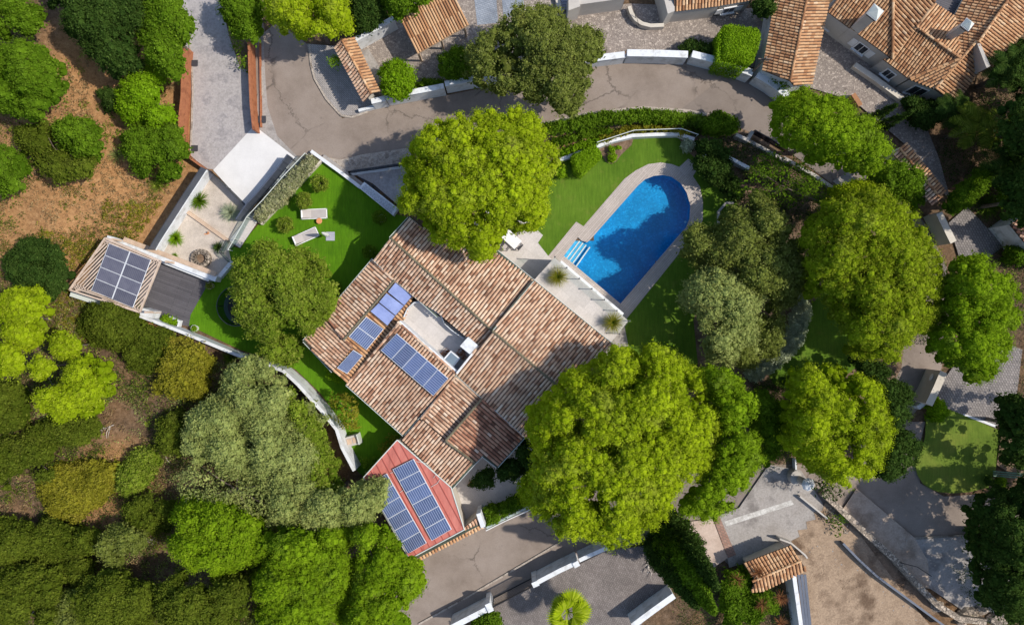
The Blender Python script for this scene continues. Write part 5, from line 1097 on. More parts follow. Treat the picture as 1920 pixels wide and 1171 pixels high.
for px, py, r in ((1755, 1135, .6), (1815, 1150, 1.0), (1835, 1140, .7), (1870, 1158, .9), (1800, 1165, .5)):
    c = W(px, py); n0 = len(rk.v); rk.lathe((c[0], c[1], -.1), [(r * .9, 0), (r, .2), (r * .7, .5), (r * .2, .62)], 9, 1, .7)
    for i in range(n0, len(rk.v)): v = rk.v[i]; q = noise.noise(Vector(v) * 2) * .3; rk.v[i] = (v[0] + q, v[1] + q * .7, v[2] + q * .5)
tag(rk.build('boulders', M['stonewall']), kind='structure')
# ================================================================= TREES AND PLANTS
random.seed(5)
TR = [
 ('huge lime green umbrella pine beside the front court, largest crown in the scene', [(998, 805), (1004, 770), (1030, 735), (1062, 700), (1102, 690), (1130, 663), (1160, 643), (1192, 658), (1232, 648), (1272, 663), (1302, 690), (1325, 715), (1342, 760), (1346, 810), (1335, 862), (1310, 902), (1280, 925), (1262, 955), (1238, 985), (1200, 1012), (1182, 1032), (1140, 1026), (1100, 1010), (1060, 1012), (1035, 990), (1008, 960), (1014, 925), (995, 900), (1005, 860)], 11.5, 6, 'pine', 'lime_pine'),
 ('large lime green umbrella pine between the turf lawn and the pool', [(765, 300), (777, 262), (800, 235), (850, 212), (880, 222), (905, 205), (950, 208), (985, 200), (1010, 220), (1030, 262), (1047, 290), (1042, 320), (1032, 360), (1025, 400), (1010, 425), (985, 430), (950, 440), (935, 455), (920, 478), (900, 490), (880, 472), (840, 465), (810, 445), (790, 425), (765, 410), (748, 390), (752, 360), (760, 330)], 10.5, 5.5, 'pine', 'lime_pine'),
 ('green umbrella pine hugging the right side of the huge lime pine', [(1318, 695), (1360, 690), (1395, 715), (1425, 770), (1415, 830), (1430, 862), (1402, 900), (1395, 928), (1360, 960), (1330, 975), (1285, 968), (1268, 950), (1305, 915), (1338, 862), (1347, 800), (1327, 730)], 9, 4.5, 'pine', 'green_pine'),
 ('yellow green pine with the broadest crown on the right side', [(1520, 420), (1550, 380), (1600, 358), (1650, 350), (1700, 375), (1730, 420), (1752, 470), (1770, 530), (1765, 590), (1740, 630), (1700, 655), (1650, 675), (1610, 650), (1570, 600), (1560, 545), (1525, 560), (1507, 520), (1515, 480), (1508, 450)], 10, 5, 'pine', 'yellow_pine'),
 ('bright umbrella pine above the gate pillar with the octagonal cap', [(1476, 740), (1496, 698), (1540, 681), (1572, 674), (1604, 696), (1646, 716), (1668, 756), (1678, 810), (1656, 866), (1628, 896), (1594, 914), (1562, 914), (1535, 886), (1486, 842), (1469, 800)], 9, 4.5, 'pine', 'lime_pine'),
 ('green umbrella pine beside the cobbled court and road bend', [(1460, 182), (1500, 160), (1560, 158), (1600, 190), (1640, 225), (1665, 265), (1670, 300), (1650, 325), (1610, 318), (1560, 300), (1520, 285), (1490, 270), (1452, 240), (1446, 210)], 9, 5, 'pine', 'green_pine'),
 ('deep green pine with pale gaps near the right edge', [(1755, 620), (1745, 650), (1780, 690), (1842, 712), (1875, 700), (1890, 660), (1915, 610), (1910, 550), (1890, 510), (1842, 480), (1800, 490), (1772, 520), (1765, 560), (1772, 600)], 9, 4.5, 'pine', 'green_pine'),
 ('broad oak growing out of the turf lawn beside the villa', [(428, 530), (440, 492), (480, 475), (500, 458), (540, 460), (570, 480), (572, 505), (598, 500), (622, 522), (640, 550), (625, 580), (605, 600), (585, 625), (550, 645), (500, 640), (470, 620), (436, 595), (424, 562)], 7, 3, 'oak', 'oak'),
 ('pale yellow green tree spilling over the white garden wall', [(492, 640), (530, 628), (565, 645), (570, 668), (548, 680), (515, 678), (490, 662)], 4, 2.2, 'olive', 'oak'),
 ('big grey green olive overhanging the upper road', [(880, 90), (905, 62), (935, 45), (975, 15), (1040, 15), (1095, 42), (1130, 80), (1142, 125), (1128, 150), (1092, 165), (1075, 200), (1050, 208), (1000, 195), (940, 180), (905, 165), (872, 135)], 8, 3.5, 'olive', 'olive'),
 ('small green bush tree at the left foot of the big olive', [(822, 110), (850, 92), (885, 100), (892, 135), (865, 150), (830, 142)], 3.5, 1, 'bush', 'green'),
 ('bright round tree in the yard behind the white road wall', circ(744, 146, 34, 14, .1), 3.4, 1.5, 'bush', 'vivid'),
 ('dense olive crown right of the pool, upper of the pool olives', [(1290, 435), (1345, 425), (1370, 385), (1420, 360), (1460, 385), (1500, 430), (1512, 500), (1505, 560), (1440, 560), (1380, 540), (1320, 500), (1292, 470)], 6.3, 3, 'olive', 'olive'),
 ('olive tree casting shade on the lawn below the pool', [(1275, 560), (1300, 505), (1350, 490), (1400, 530), (1440, 575), (1420, 640), (1370, 680), (1330, 670), (1285, 630)], 7, 3, 'olive', 'silver'),
 ('greyish olive above the pale sage hedge curve', [(1360, 650), (1395, 600), (1440, 555), (1480, 550), (1492, 595), (1475, 640), (1430, 670), (1390, 688)], 4, 2, 'olive', 'olive'),
 ('dark feathery tree beyond the pool beside the road fence', [(1395, 330), (1430, 285), (1490, 295), (1545, 325), (1560, 370), (1520, 400), (1480, 420), (1430, 375), (1392, 360)], 5, 1.5, 'thin', 'green'),
 ('dark shrub tree along the road side of the pool lawn end', [(1300, 270), (1330, 255), (1365, 285), (1370, 320), (1345, 345), (1310, 320)], 3, .8, 'olive', 'dark'),
 ('leafy green tree under the narrow tiled gate roof', [(1645, 325), (1690, 300), (1725, 318), (1742, 355), (1735, 385), (1690, 375), (1650, 360)], 5, 2, 'oak', 'green'),
 ('light green tree tucked between road and yellow green pine', [(1540, 400), (1570, 350), (1610, 338), (1655, 345), (1645, 380), (1590, 400), (1555, 430), (1520, 440)], 5.5, 2.5, 'bush', 'lime_pine'),
 ('dark oak behind the bright umbrella pine, near the cream plaque wall', [(1600, 672), (1660, 690), (1712, 738), (1712, 772), (1690, 800), (1727, 828), (1702, 880), (1655, 908), (1640, 862), (1668, 800), (1645, 740)], 6, 2.5, 'oak', 'dark'),
 ('dark oak shoots below the bright umbrella pine', [(1515, 895), (1560, 900), (1595, 925), (1600, 945), (1560, 935), (1530, 915)], 4, 1.5, 'thin', 'dark'),
 ('shaded green tree between the green pine and the gate pillar', [(1402, 745), (1440, 728), (1475, 775), (1475, 835), (1445, 870), (1415, 885), (1425, 830)], 5, 2, 'oak', 'green'),
 ('dark crown filling the top left corner', [(-40, -30), (40, -30), (70, 30), (60, 65), (20, 70), (-40, 60)], 5, 2, 'oak', 'green'),
 ('large dense dark green tree at the top left', [(85, -30), (270, -30), (275, 40), (255, 90), (262, 120), (222, 140), (180, 125), (150, 90), (118, 60), (80, 35)], 6, 2, 'oak', 'dark'),
 ('dark green tree overhanging the top of the driveway', [(265, -30), (320, -20), (345, 20), (362, 45), (335, 75), (338, 110), (328, 142), (290, 132), (262, 110), (255, 60)], 6, 2, 'oak', 'green'),
 ('bright leafy tree on the slope beside the rusty wall', [(225, 145), (260, 115), (300, 130), (322, 175), (315, 225), (285, 240), (245, 235), (222, 205)], 4, 1, 'oak', 'vivid'),
 ('mid green tree just above the gravel court and rusty wall', [(225, 240), (270, 232), (315, 228), (345, 262), (350, 300), (320, 335), (280, 330), (240, 300)], 4, 1, 'oak', 'green'),
 ('small blue green shrub at the sandy clearing edge', [(185, 172), (205, 165), (225, 175), (222, 205), (200, 208)], 1.6, .4, 'bush', 'dark'),
 ('pine with grey gaps at the left edge, upper slope', [(-30, 95), (40, 75), (85, 90), (105, 140), (100, 190), (70, 222), (20, 215), (-30, 200)], 6, 2.5, 'pine', 'green'),
 ('bright green core tree on the upper left slope', [(95, 235), (130, 212), (165, 222), (185, 250), (180, 290), (150, 300), (110, 280)], 4, 1.5, 'oak', 'green'),
 ('loose olive shrub wrapped round the bright core tree', [(25, 260), (80, 225), (100, 280), (150, 302), (180, 295), (170, 325), (110, 340), (70, 310), (40, 285)], 2.6, .8, 'olive', 'moss'),
 ('green pine bough at the left edge below the clearing', [(-30, 270), (20, 275), (42, 310), (30, 355), (-10, 380), (-30, 370)], 4, 1.5, 'pine', 'green'),
 ('dark blue green shrub mass left of the pergola', [(20, 445), (60, 435), (112, 460), (132, 520), (100, 560), (50, 548), (10, 520)], 3.5, 1, 'oak', 'dark'),
 ('bright pine with bare trunk showing at the left edge', [(-20, 560), (30, 540), (70, 555), (90, 595), (75, 635), (60, 655), (25, 640), (-20, 620)], 5.5, 3, 'pine', 'lime_pine'),
 ('small bright pine tuft at the left edge', [(-20, 650), (15, 645), (45, 668), (40, 695), (10, 705), (-20, 695)], 5, 3.5, 'pine', 'lime_pine'),
 ('small upper tuft of the lime pine cluster on the slope', [(85, 635), (112, 620), (145, 640), (142, 665), (110, 672), (88, 660)], 5.5, 4, 'pine', 'lime_pine'),
 ('left tuft of the lime pine cluster on the slope', [(55, 685), (75, 665), (100, 680), (95, 700), (70, 710)], 5, 3.8, 'pine', 'lime_pine'),
 ('main crown of the lime pine cluster on the slope', [(60, 735), (90, 715), (115, 720), (125, 690), (155, 655), (180, 670), (215, 680), (222, 720), (200, 755), (180, 780), (140, 790), (100, 780), (65, 765)], 5.5, 3, 'pine', 'lime_pine'),
 ('round dull olive shrub against the pergola wall', [(152, 600), (170, 570), (205, 560), (245, 580), (262, 605), (250, 640), (215, 655), (175, 640)], 3.8, .8, 'bush', 'moss'),
 ('dark green shrub mass below the timber terrace wall', [(225, 640), (262, 605), (310, 618), (335, 645), (320, 680), (280, 702), (235, 685)], 3, .8, 'bush', 'moss'),
 ('yellowish autumn shrub below the white garden wall', [(295, 690), (330, 640), (370, 650), (395, 680), (380, 720), (395, 750), (350, 780), (305, 740)], 3, .6, 'olive', 'yellow'),
 ('grey green tree overhanging the lower white wall bend', [(425, 695), (462, 662), (500, 672), (522, 705), (545, 735), (545, 780), (500, 800), (440, 790), (410, 740)], 6, 2.5, 'olive', 'silver'),
 ('pale bushy tree in the grey thicket, left side', [(345, 790), (395, 745), (445, 755), (475, 830), (460, 890), (380, 895), (338, 850)], 5, 2, 'olive', 'silver'),
 ('central crown of the grey thicket', [(435, 765), (510, 745), (570, 775), (605, 850), (580, 915), (490, 920), (435, 880)], 6, 2, 'olive', 'silver'),
 ('feathery crown of the grey thicket beside the white wall', [(535, 725), (575, 768), (605, 815), (618, 860), (632, 900), (640, 935), (590, 935), (560, 860), (535, 780)], 5, 2, 'olive', 'oak'),
 ('silvery crown at the bottom of the grey thicket', [(330, 895), (370, 865), (440, 860), (500, 885), (545, 930), (520, 1000), (440, 975), (380, 960), (330, 945)], 4, 1.5, 'thin', 'silver'),
 ('olive crown reaching toward the red roof', [(495, 885), (560, 885), (620, 895), (655, 892), (690, 905), (728, 900), (732, 930), (705, 965), (650, 1005), (560, 1000), (500, 985)], 6, 2.5, 'olive', 'silver'),
 ('bright green tree below the grey thicket', [(315, 965), (360, 940), (430, 945), (480, 980), (495, 1020), (470, 1070), (400, 1085), (340, 1062), (312, 1015)], 6, 2, 'oak', 'green_pine'),
 ('tall green pine at the bottom, left of the red roof', [(480, 1010), (520, 980), (600, 975), (650, 1000), (665, 1060), (650, 1130), (620, 1200), (500, 1200), (470, 1120)], 8, 3.5, 'pine', 'green_pine'),
 ('tall green pine at the bottom overlapping the red roof corner', [(645, 990), (690, 985), (735, 1005), (768, 1045), (798, 1082), (790, 1110), (762, 1132), (775, 1200), (640, 1200), (655, 1120), (665, 1050)], 8, 3.5, 'pine', 'green_pine'),
 ('mid green tree at the bottom edge below the bright tree', [(285, 1110), (330, 1075), (400, 1082), (470, 1085), (485, 1130), (480, 1200), (300, 1200)], 6, 2.5, 'oak', 'moss'),
 ('olive brown tree at the bottom edge left of centre', [(130, 1120), (180, 1070), (250, 1065), (290, 1090), (290, 1140), (270, 1200), (140, 1200)], 5, 2, 'oak', 'moss'),
 ('golden yellow shrub in the lower left scrub', [(72, 900), (110, 870), (170, 862), (215, 870), (218, 910), (180, 950), (140, 975), (95, 960), (75, 930)], 2, .4, 'bush', 'yellow'),
 ('green strip shrub right of the golden yellow shrub', [(218, 890), (250, 845), (290, 840), (300, 870), (270, 915), (240, 930), (220, 920)], 1.8, .4, 'bush', 'oak'),
 ('blue green shrub above the golden yellow shrub', [(75, 800), (130, 765), (185, 780), (180, 815), (140, 835), (95, 830)], 2.5, .6, 'bush', 'moss'),
 ('dark green shrub band at the left edge, lower slope', [(-20, 830), (40, 820), (105, 840), (110, 890), (60, 905), (20, 925), (-20, 920)], 2.5, .6, 'oak', 'moss'),
 ('dark thicket at the left edge below the dirt path', [(-20, 975), (60, 965), (120, 985), (180, 1000), (175, 1040), (110, 1060), (40, 1050), (-20, 1060)], 3, .8, 'oak', 'moss'),
 ('grey green shrub beside the bleached dead branches', [(170, 1015), (220, 985), (280, 1000), (300, 1040), (270, 1070), (200, 1068)], 3, .8, 'olive', 'olive'),
 ('small yellow green bush in the bottom left woodland', [(115, 1060), (145, 1035), (170, 1060), (165, 1095), (135, 1100)], 2.5, .6, 'bush', 'moss'),
 ('dim green tree in the bottom left corner', [(-20, 1075), (50, 1060), (100, 1075), (125, 1130), (110, 1200), (-20, 1200)], 4, 1, 'oak', 'moss'),
 ('lime pine at the top edge over the road', [(500, -20), (640, -20), (660, 20), (650, 50), (610, 70), (560, 65), (520, 45), (500, 20)], 7, 3.5, 'pine', 'lime_pine'),
 ('dark green tree at the top edge beside the yard wall', [(655, -20), (715, -20), (722, 25), (700, 48), (668, 62), (655, 30)], 5, 1.5, 'bush', 'dark'),
 ('green tree leaning over the carport at the top edge', [(712, -30), (805, -30), (800, 5), (760, 20), (742, 38), (722, 20)], 5.5, 3, 'oak', 'green'),
 ('green hedge tree at the top edge between driveway and road', [(412, -20), (488, -20), (490, 30), (478, 78), (450, 72), (430, 60), (415, 25)], 4, 1.2, 'oak', 'green'),
 ('dark green tree behind the green hedge by the top yard house', [(1412, 5), (1440, -10), (1456, 10), (1450, 30), (1425, 25)], 3, 1, 'oak', 'dark'),
 ('big dark laurel at the lower right corner', [(1835, 960), (1880, 925), (2040, 900), (2060, 1180), (1900, 1180), (1842, 1120), (1848, 1020)], 9, 3, 'oak', 'dark'),
 ('dark tree mass at the top right corner', [(1885, 110), (1930, 60), (1980, 80), (1980, 200), (1900, 200), (1870, 160)], 5, 1.5, 'oak', 'dark'),
 ('dark laurel in the right hand garden behind the palms', [(1885, 215), (1980, 190), (1980, 330), (1920, 330), (1890, 280)], 4.5, 1.5, 'oak', 'green'),
 ('yellow green clipped hedge mass above the entrance drive', [(1770, 385), (1800, 350), (1850, 310), (1880, 320), (1850, 355), (1815, 385), (1790, 402)], 3, 1, 'bush', 'green'),
 ('shaded green hedge mass right of the entrance drive hedge', [(1868, 345), (1910, 330), (1980, 350), (1980, 400), (1920, 395), (1880, 380)], 3, 1, 'bush', 'green'),
 ('rounded green shrub at the right edge by the white building', [(1885, 470), (1920, 455), (1980, 460), (1980, 500), (1900, 495)], 2.5, .5, 'bush', 'green'),
 ('round dark tree on the front court, left of the pair', circ(908, 898, 18, 12, .15), 2.6, 1.4, 'oak', 'dark'),
 ('dark tree on the front court beside the villa eave', [(930, 880), (955, 862), (985, 870), (985, 890), (960, 897), (935, 895)], 2.8, 1.4, 'oak', 'dark'),
 ('dark shaded tree between the villa eave and the huge pine', [(970, 850), (990, 820), (1005, 840), (1008, 880), (985, 888)], 3.5, 1.5, 'oak', 'dark'),
 ('light green tree at the end of the front court hedge', [(972, 905), (995, 890), (1020, 905), (1015, 940), (990, 948), (975, 930)], 4.5, 2.5, 'oak', 'lime_pine'),
 ('thin leafy tree over the stone barbecue', [(620, 745), (650, 735), (672, 760), (670, 800), (645, 805), (628, 780)], 3.5, 1.4, 'thin', 'yellow'),
 ('dark green shrub spreading over the lower conifer feet', [(1220, 975), (1262, 960), (1290, 985), (1275, 1010), (1235, 1005)], 3, 1, 'oak', 'dark'),
 ('brown green scrub oak between yellow autumn shrub and grey thicket', [(300, 790), (330, 770), (355, 800), (345, 850), (310, 860), (292, 830)], 2.2, .5, 'olive', 'moss'),
 ('low moss green thicket under the lime pine cluster', [(60, 800), (90, 785), (105, 800), (100, 850), (60, 850), (40, 825)], 2, .4, 'olive', 'moss'),
 ('dark oak filling the gap below the grey silver crown', [(440, 985), (490, 990), (520, 1010), (500, 1060), (470, 1075), (480, 1030)], 4, 1.5, 'oak', 'moss'),
 ('dull olive tree at the bottom edge beside the corner tree', [(100, 1110), (135, 1100), (160, 1130), (150, 1200), (95, 1200)], 3.5, 1, 'olive', 'olive'),
 ('moss green tree on the lower slope between yellow shrub and bright tree', [(230, 950), (270, 930), (320, 945), (325, 975), (290, 995), (245, 985)], 2.4, .6, 'olive', 'moss'),
 ('shaded moss tree at the left edge under the small pine tuft', [(-20, 720), (30, 715), (55, 745), (45, 800), (10, 815), (-20, 810)], 2.6, .7, 'olive', 'moss'),
 ('tall dark tree cut by the right edge above the green rack', [(1895, 760), (1940, 740), (2020, 760), (2030, 860), (1950, 880), (1900, 850)], 9, 3, 'oak', 'dark'),
 ('tall dark tree cut by the right edge beside the palms', [(1890, 330), (1930, 300), (2040, 290), (2050, 420), (1960, 430), (1900, 390)], 10, 4, 'oak', 'dark'),
 ('tall dark tree cut by the right edge at the top right garden', [(1880, 190), (1930, 150), (2060, 150), (2060, 290), (1950, 290), (1890, 260)], 10, 4, 'oak', 'dark'),
]
for lb, poly, zt, zb, kd, mt in TR:
    cat = 'shrub' if 'shrub' in lb or 'thicket under' in lb or 'hedge mass' in lb or ' bush ' in lb else 'tree'
    big = abs(np.ptp([p[0] for p in poly])) > 60
    plant(lb, cat, poly, zt, zb, kd, mt, {'pine': 'pine_tree'}.get(kd, 'tree') if cat == 'tree' else 'shrub', gap=.035 if 'gaps' in lb else None, mod=1.0 if big else .8)
SHR = [
 ('clipped box-shaped bright hedge bush by the white road wall', [(1352, 62), (1362, 46), (1422, 56), (1426, 70), (1412, 112), (1398, 124), (1350, 112)], 3.0, 2.2, 'clip', 'vivid'),
 ('clipped square hedge block at the edge of the pool lawn', [(1073, 292), (1118, 273), (1127, 291), (1090, 326), (1080, 320)], 1.5, 1.3, 'clip', 'vivid'),
 ('long green hedge between the upper road and the pool garden', [(1022, 235), (1060, 226), (1100, 215), (1150, 210), (1200, 206), (1260, 210), (1310, 216), (1340, 225), (1335, 238), (1290, 232), (1200, 228), (1130, 232), (1080, 244), (1030, 252)], 1.6, .5, 'bush', 'green'),
 ('rounded dark hedge end beside the upper road fence', [(1318, 225), (1345, 208), (1375, 218), (1388, 235), (1375, 250), (1335, 252), (1318, 242)], 2, .6, 'bush', 'green'),
 ('low yellow green ground hedge above the curved pool wall', [(1120, 262), (1160, 245), (1210, 232), (1260, 234), (1300, 248), (1290, 254), (1240, 246), (1180, 248), (1130, 270)], .7, .2, 'bush', 'yellow'),
 ('middle planting row of low green shrubs above the pool wall', [(1036, 262), (1080, 252), (1140, 240), (1150, 246), (1090, 260), (1040, 272)], .6, .2, 'bush', 'green'),
 ('lower planting row of bright shrubs beside the pool wall', [(1044, 286), (1090, 268), (1130, 258), (1135, 264), (1090, 280), (1052, 294)], .7, .2, 'bush', 'vivid'),
 ('round yellow green ball shrub in the brown flower bed', circ(1148, 295, 7, 10, .05), .6, .2, 'clip', 'vivid'),
 ('small ball shrub above the round one in the brown flower bed', circ(1147, 280, 5, 10, .05), .45, .15, 'clip', 'vivid'),
 ('smallest ball shrub at the back of the brown flower bed', circ(1160, 276, 3.5, 8, .05), .35, .1, 'clip', 'vivid'),
 ('silvery shrub left of the pool shower', circ(1288, 272, 11, 10, .2), 1.0, .2, 'bush', 'sage'),
 ('pointed green topiary right of the pool shower', circ(1337, 313, 9, 10, .08), 1.4, .3, 'clip', 'green'),
 ('small round topiary beside the pointed one past the shower', circ(1345, 325, 5, 10, .05), .6, .2, 'clip', 'vivid'),
 ('low dark shrubs in the bed beyond the pool deck', [(1350, 320), (1385, 335), (1392, 370), (1370, 375), (1345, 350)], .9, .2, 'olive', 'dark'),
 ('pale sage hedge curving along the lower garden lawn', [(1512, 545), (1518, 590), (1508, 630), (1485, 665), (1450, 695), (1418, 714), (1396, 700), (1430, 672), (1466, 640), (1484, 598), (1490, 545)], 1.3, .5, 'bush', 'sage'),
 ('small shrubs at the left end of the pool wall by the pine', circ(1053, 322, 10, 9, .25), .9, .2, 'bush', 'vivid'),
 ('dark hedge in front of the olive by the upper yard wall', [(1270, 92), (1290, 78), (1330, 80), (1350, 88), (1346, 104), (1300, 96), (1280, 98)], 1.6, .4, 'bush', 'dark'),
 ('dense shrub at the left of the front court rail fence', [(907, 955), (922, 946), (935, 960), (933, 980), (912, 985)], 1.8, .6, 'bush', 'green'),
 ('long hedge along the front court rail fence', [(932, 950), (955, 935), (975, 928), (990, 935), (975, 952), (945, 968)], 1.6, .4, 'bush', 'green'),
 ('yellow green shrub in the corner where villa meets red roof', [(713, 835), (730, 812), (750, 808), (750, 820), (735, 838), (718, 850)], 1.3, .3, 'thin', 'yellow'),
 ('small shrub under the villa gutter on the turf strip', [(602, 695), (622, 690), (640, 710), (632, 715), (610, 708)], 1.0, .2, 'thin', 'vivid'),
 ('bush in the corner between white wall end and red roof', circ(690, 870, 11, 10, .3), 1.4, .3, 'olive', 'green'),
 ('round bright shrub beside the corner lawn', circ(1758, 770, 20, 12, .08), 1.6, .4, 'bush', 'vivid'),
 ('dark clipped ball at the far corner of the corner lawn', circ(1855, 902, 8, 10, .06), 1, .2, 'clip', 'dark'),
 ('green clipped ball beside the green rack', circ(1877, 905, 10, 10, .06), 1, .2, 'clip', 'green'),
 ('green shrub on the sandy site above the stone wall', [(1553, 968), (1575, 962), (1592, 978), (1585, 998), (1565, 1000)], 1.2, .2, 'thin', 'green'),
 ('leafy bushes behind the lower left white wall', [(888, 1160), (915, 1140), (935, 1150), (940, 1200), (880, 1200)], 2.5, 1, 'bush', 'green'),
 ('low shrub in the white planter on the timber terrace', [(303, 602), (310, 594), (328, 598), (334, 606), (320, 610)], .6, .3, 'bush', 'vivid'),
 ('dark ivy hedge at the foot of the hillside house', [(1692, 188), (1712, 178), (1730, 190), (1760, 190), (1790, 205), (1745, 240), (1715, 235)], 2.2, .6, 'bush', 'dark'),
 ('green creeper hanging on the narrow entrance gate roof', circ(627, 116, 8, 8, .3), 1.8, .8, 'thin', 'vivid'),
 ('dense low hedge below the yard wall at the right of the bright tree', [(775, 158), (800, 148), (830, 150), (830, 160), (790, 168)], 1.2, .3, 'bush', 'green'),
 ('hanging shrub over the white wall beyond the cypress court', [(1446, 140), (1462, 148), (1482, 158), (1478, 166), (1455, 156)], 2.3, 1.8, 'thin', 'green'),
 ('weedy verge shrubs between driveway and rusty fence', [(436, 75), (452, 80), (462, 110), (462, 130), (448, 122), (438, 100)], 1.2, .3, 'thin', 'green'),
 ('red tipped shrubs left of the tiled shed', [(1345, 1100), (1370, 1070), (1400, 1080), (1415, 1110), (1440, 1110), (1460, 1140), (1465, 1190), (1370, 1190)], 2.4, .8, 'olive', 'green'),
]
for lb, poly, zt, zb, kd, mt in SHR:
    plant(lb, 'hedge' if 'hedge' in lb else 'shrub', poly, zt, zb, kd, mt, 'hedge' if 'hedge' in lb else 'shrub', trunk=False, mod=.8 if kd != 'clip' else .9)
def sides(label, poly, zt, zb, mat):  # leafy vertical faces for clipped blocks
    C = []
    for a, b in zip(poly, poly[1:] + poly[:1]):
        pa, pb = Vector(W(*a, zt)), Vector(W(*b, zt)); n = max(2, int((pb - pa).length / .18))
        for k in range(n):
            for z in np.arange(zb, zt, .18): p = pa.lerp(pb, k / n); C.append((p.x * .995, p.y * .995, z))
    C = np.array(C); return quads('clipped_sides', [leaves(C, np.full(len(C), .13), 16, .1, .075, .6, RNG.uniform(0, 1, len(C)), -1)], L[mat])
for o in list(bpy.data.objects):
    if o.get('label') == SHR[0][0]: s_ = sides('', SHR[0][1], 2.9, .4, 'vivid'); s_.parent = o; s_.location = -o.location
    if o.get('label') == SHR[1][0]: s_ = sides('', SHR[1][1], 1.4, .1, 'vivid'); s_.parent = o; s_.location = -o.location
# conifers leaning outward in the view: real vertical cones
def conifer(label, px, py, h, r, mat='dark', name='cypress_tree'):
    x, y, _ = W(px, py); t0 = T(x, y); root = thing(name, label, 'cypress', (x, y, t0)); mb = MB(); mb.tube([(x, y, t0 - .1), (x, y, t0 + h * .8)], [r * .16 + .03, .03], 6); mb.build('trunk', M['bark'], root)
    n = int(9 * h * r / .16 / .9) + 40; zz = RNG.uniform(0.03, 1, n) ** 1.05; a = RNG.uniform(0, 2 * math.pi, n); rr = r * (1 - zz ** 1.6) * RNG.uniform(.68, 1.08, n) * (1 + .22 * np.sin(a * 3 + zz * 9) * np.cos(zz * 23 + a)) * (.75 + .25 * np.minimum(zz * 6, 1))
    C = np.stack([x + rr * np.cos(a), y + rr * np.sin(a), t0 + .2 + zz * (h - .2)], 1); quads('crown', [leaves(C, np.full(n, .20 if r > .8 else .13), 30, .17 if r > .8 else .1, .08, .7, RNG.uniform(0, 1, n), -.6)], L[mat], root)
conifer('slim cypress in the cobbled court, nearer the pine', 1634, 222, 3.6, .35); conifer('slim cypress in the cobbled court, nearer the dark hedge', 1648, 240, 4.6, .36)
conifer('tall dark conifer beside the lower pad, closest to the pine', 1258, 985, 12.5, 1.25, 'dark'); conifer('tall dark conifer in the middle of the lower row', 1240, 1000, 14.5, 1.3, 'green'); conifer('tall dark conifer at the end of the lower row by the white garden wall', 1228, 1012, 12.5, 1.25, 'dark')
# rosettes, yuccas, palms
rosette('large yucca clump on the gravel next to the white wall', 'yucca', 375, 376, 'yucca', 360, .95, .05, .55, L['green'], z=0); rosette('grey green yucca clump on the gravel near the white slab', 'yucca', 434, 399, 'yucca', 340, .95, .045, .55, L['sage'], z=0)
rosette('small yellow green yucca on the gravel by the terrace wall', 'yucca', 332, 447, 'yucca', 300, .78, .05, .5, L['vivid'], z=0); rosette('dim agave at the gravel corner by the glass screen', 'yucca', 411, 464, 'yucca', 150, .6, .05, .3, L['dark'], z=0)
rosette('spiky yucca beside the white wall below the lawn', 'yucca', 433, 671, 'yucca', 90, .75, .07, .3, L['green'], z=0); rosette('spiky cycad with long fronds at the right hand garden drive', 'cycad', 1848, 386, 'cycad', 160, 1.3, .09, .5, L['green'], z=0)
rosette('dark cycad shaded beside the white building at the right', 'cycad', 1893, 440, 'cycad', 150, 1.2, .09, .5, L['dark'], z=0)
for k, (px, py, lb) in enumerate(((1380, 1085, 'reddish cordyline left of the tiled shed roof'), (1428, 1130, 'reddish cordyline in front of the tiled shed'), (1462, 1118, 'reddish cordyline nearest the blue sheets'), (1420, 1072, 'reddish cordyline over the corner of the shed roof'), (1462, 1165, 'reddish cordyline at the bottom edge by the louvre wall'))):
    rosette(lb, 'cordyline', px, py, 'cordyline', 80, .7, .05, .3, L['brownred'], z=2.4, elev=(.0, 1.2))
for k, (px, py, lb) in enumerate(((300, 350, 'olive green grass tuft beside the gravel court railing'), (228, 295, 'grey green tuft at the edge of the sandy clearing'), (20, 795, 'bright fan shaped tuft at the left edge'), (318, 160, 'pale dry grass tuft above the rusty wall'), (330, 480, 'small grass tuft on the gravel edge'))):
    rosette(lb, 'grass tuft', px, py, 'grass_tuft', 150, .9 if k != 4 else .3, .03, .5, L[('oak', 'silver', 'vivid', 'dry', 'vivid')[k]], z=0)
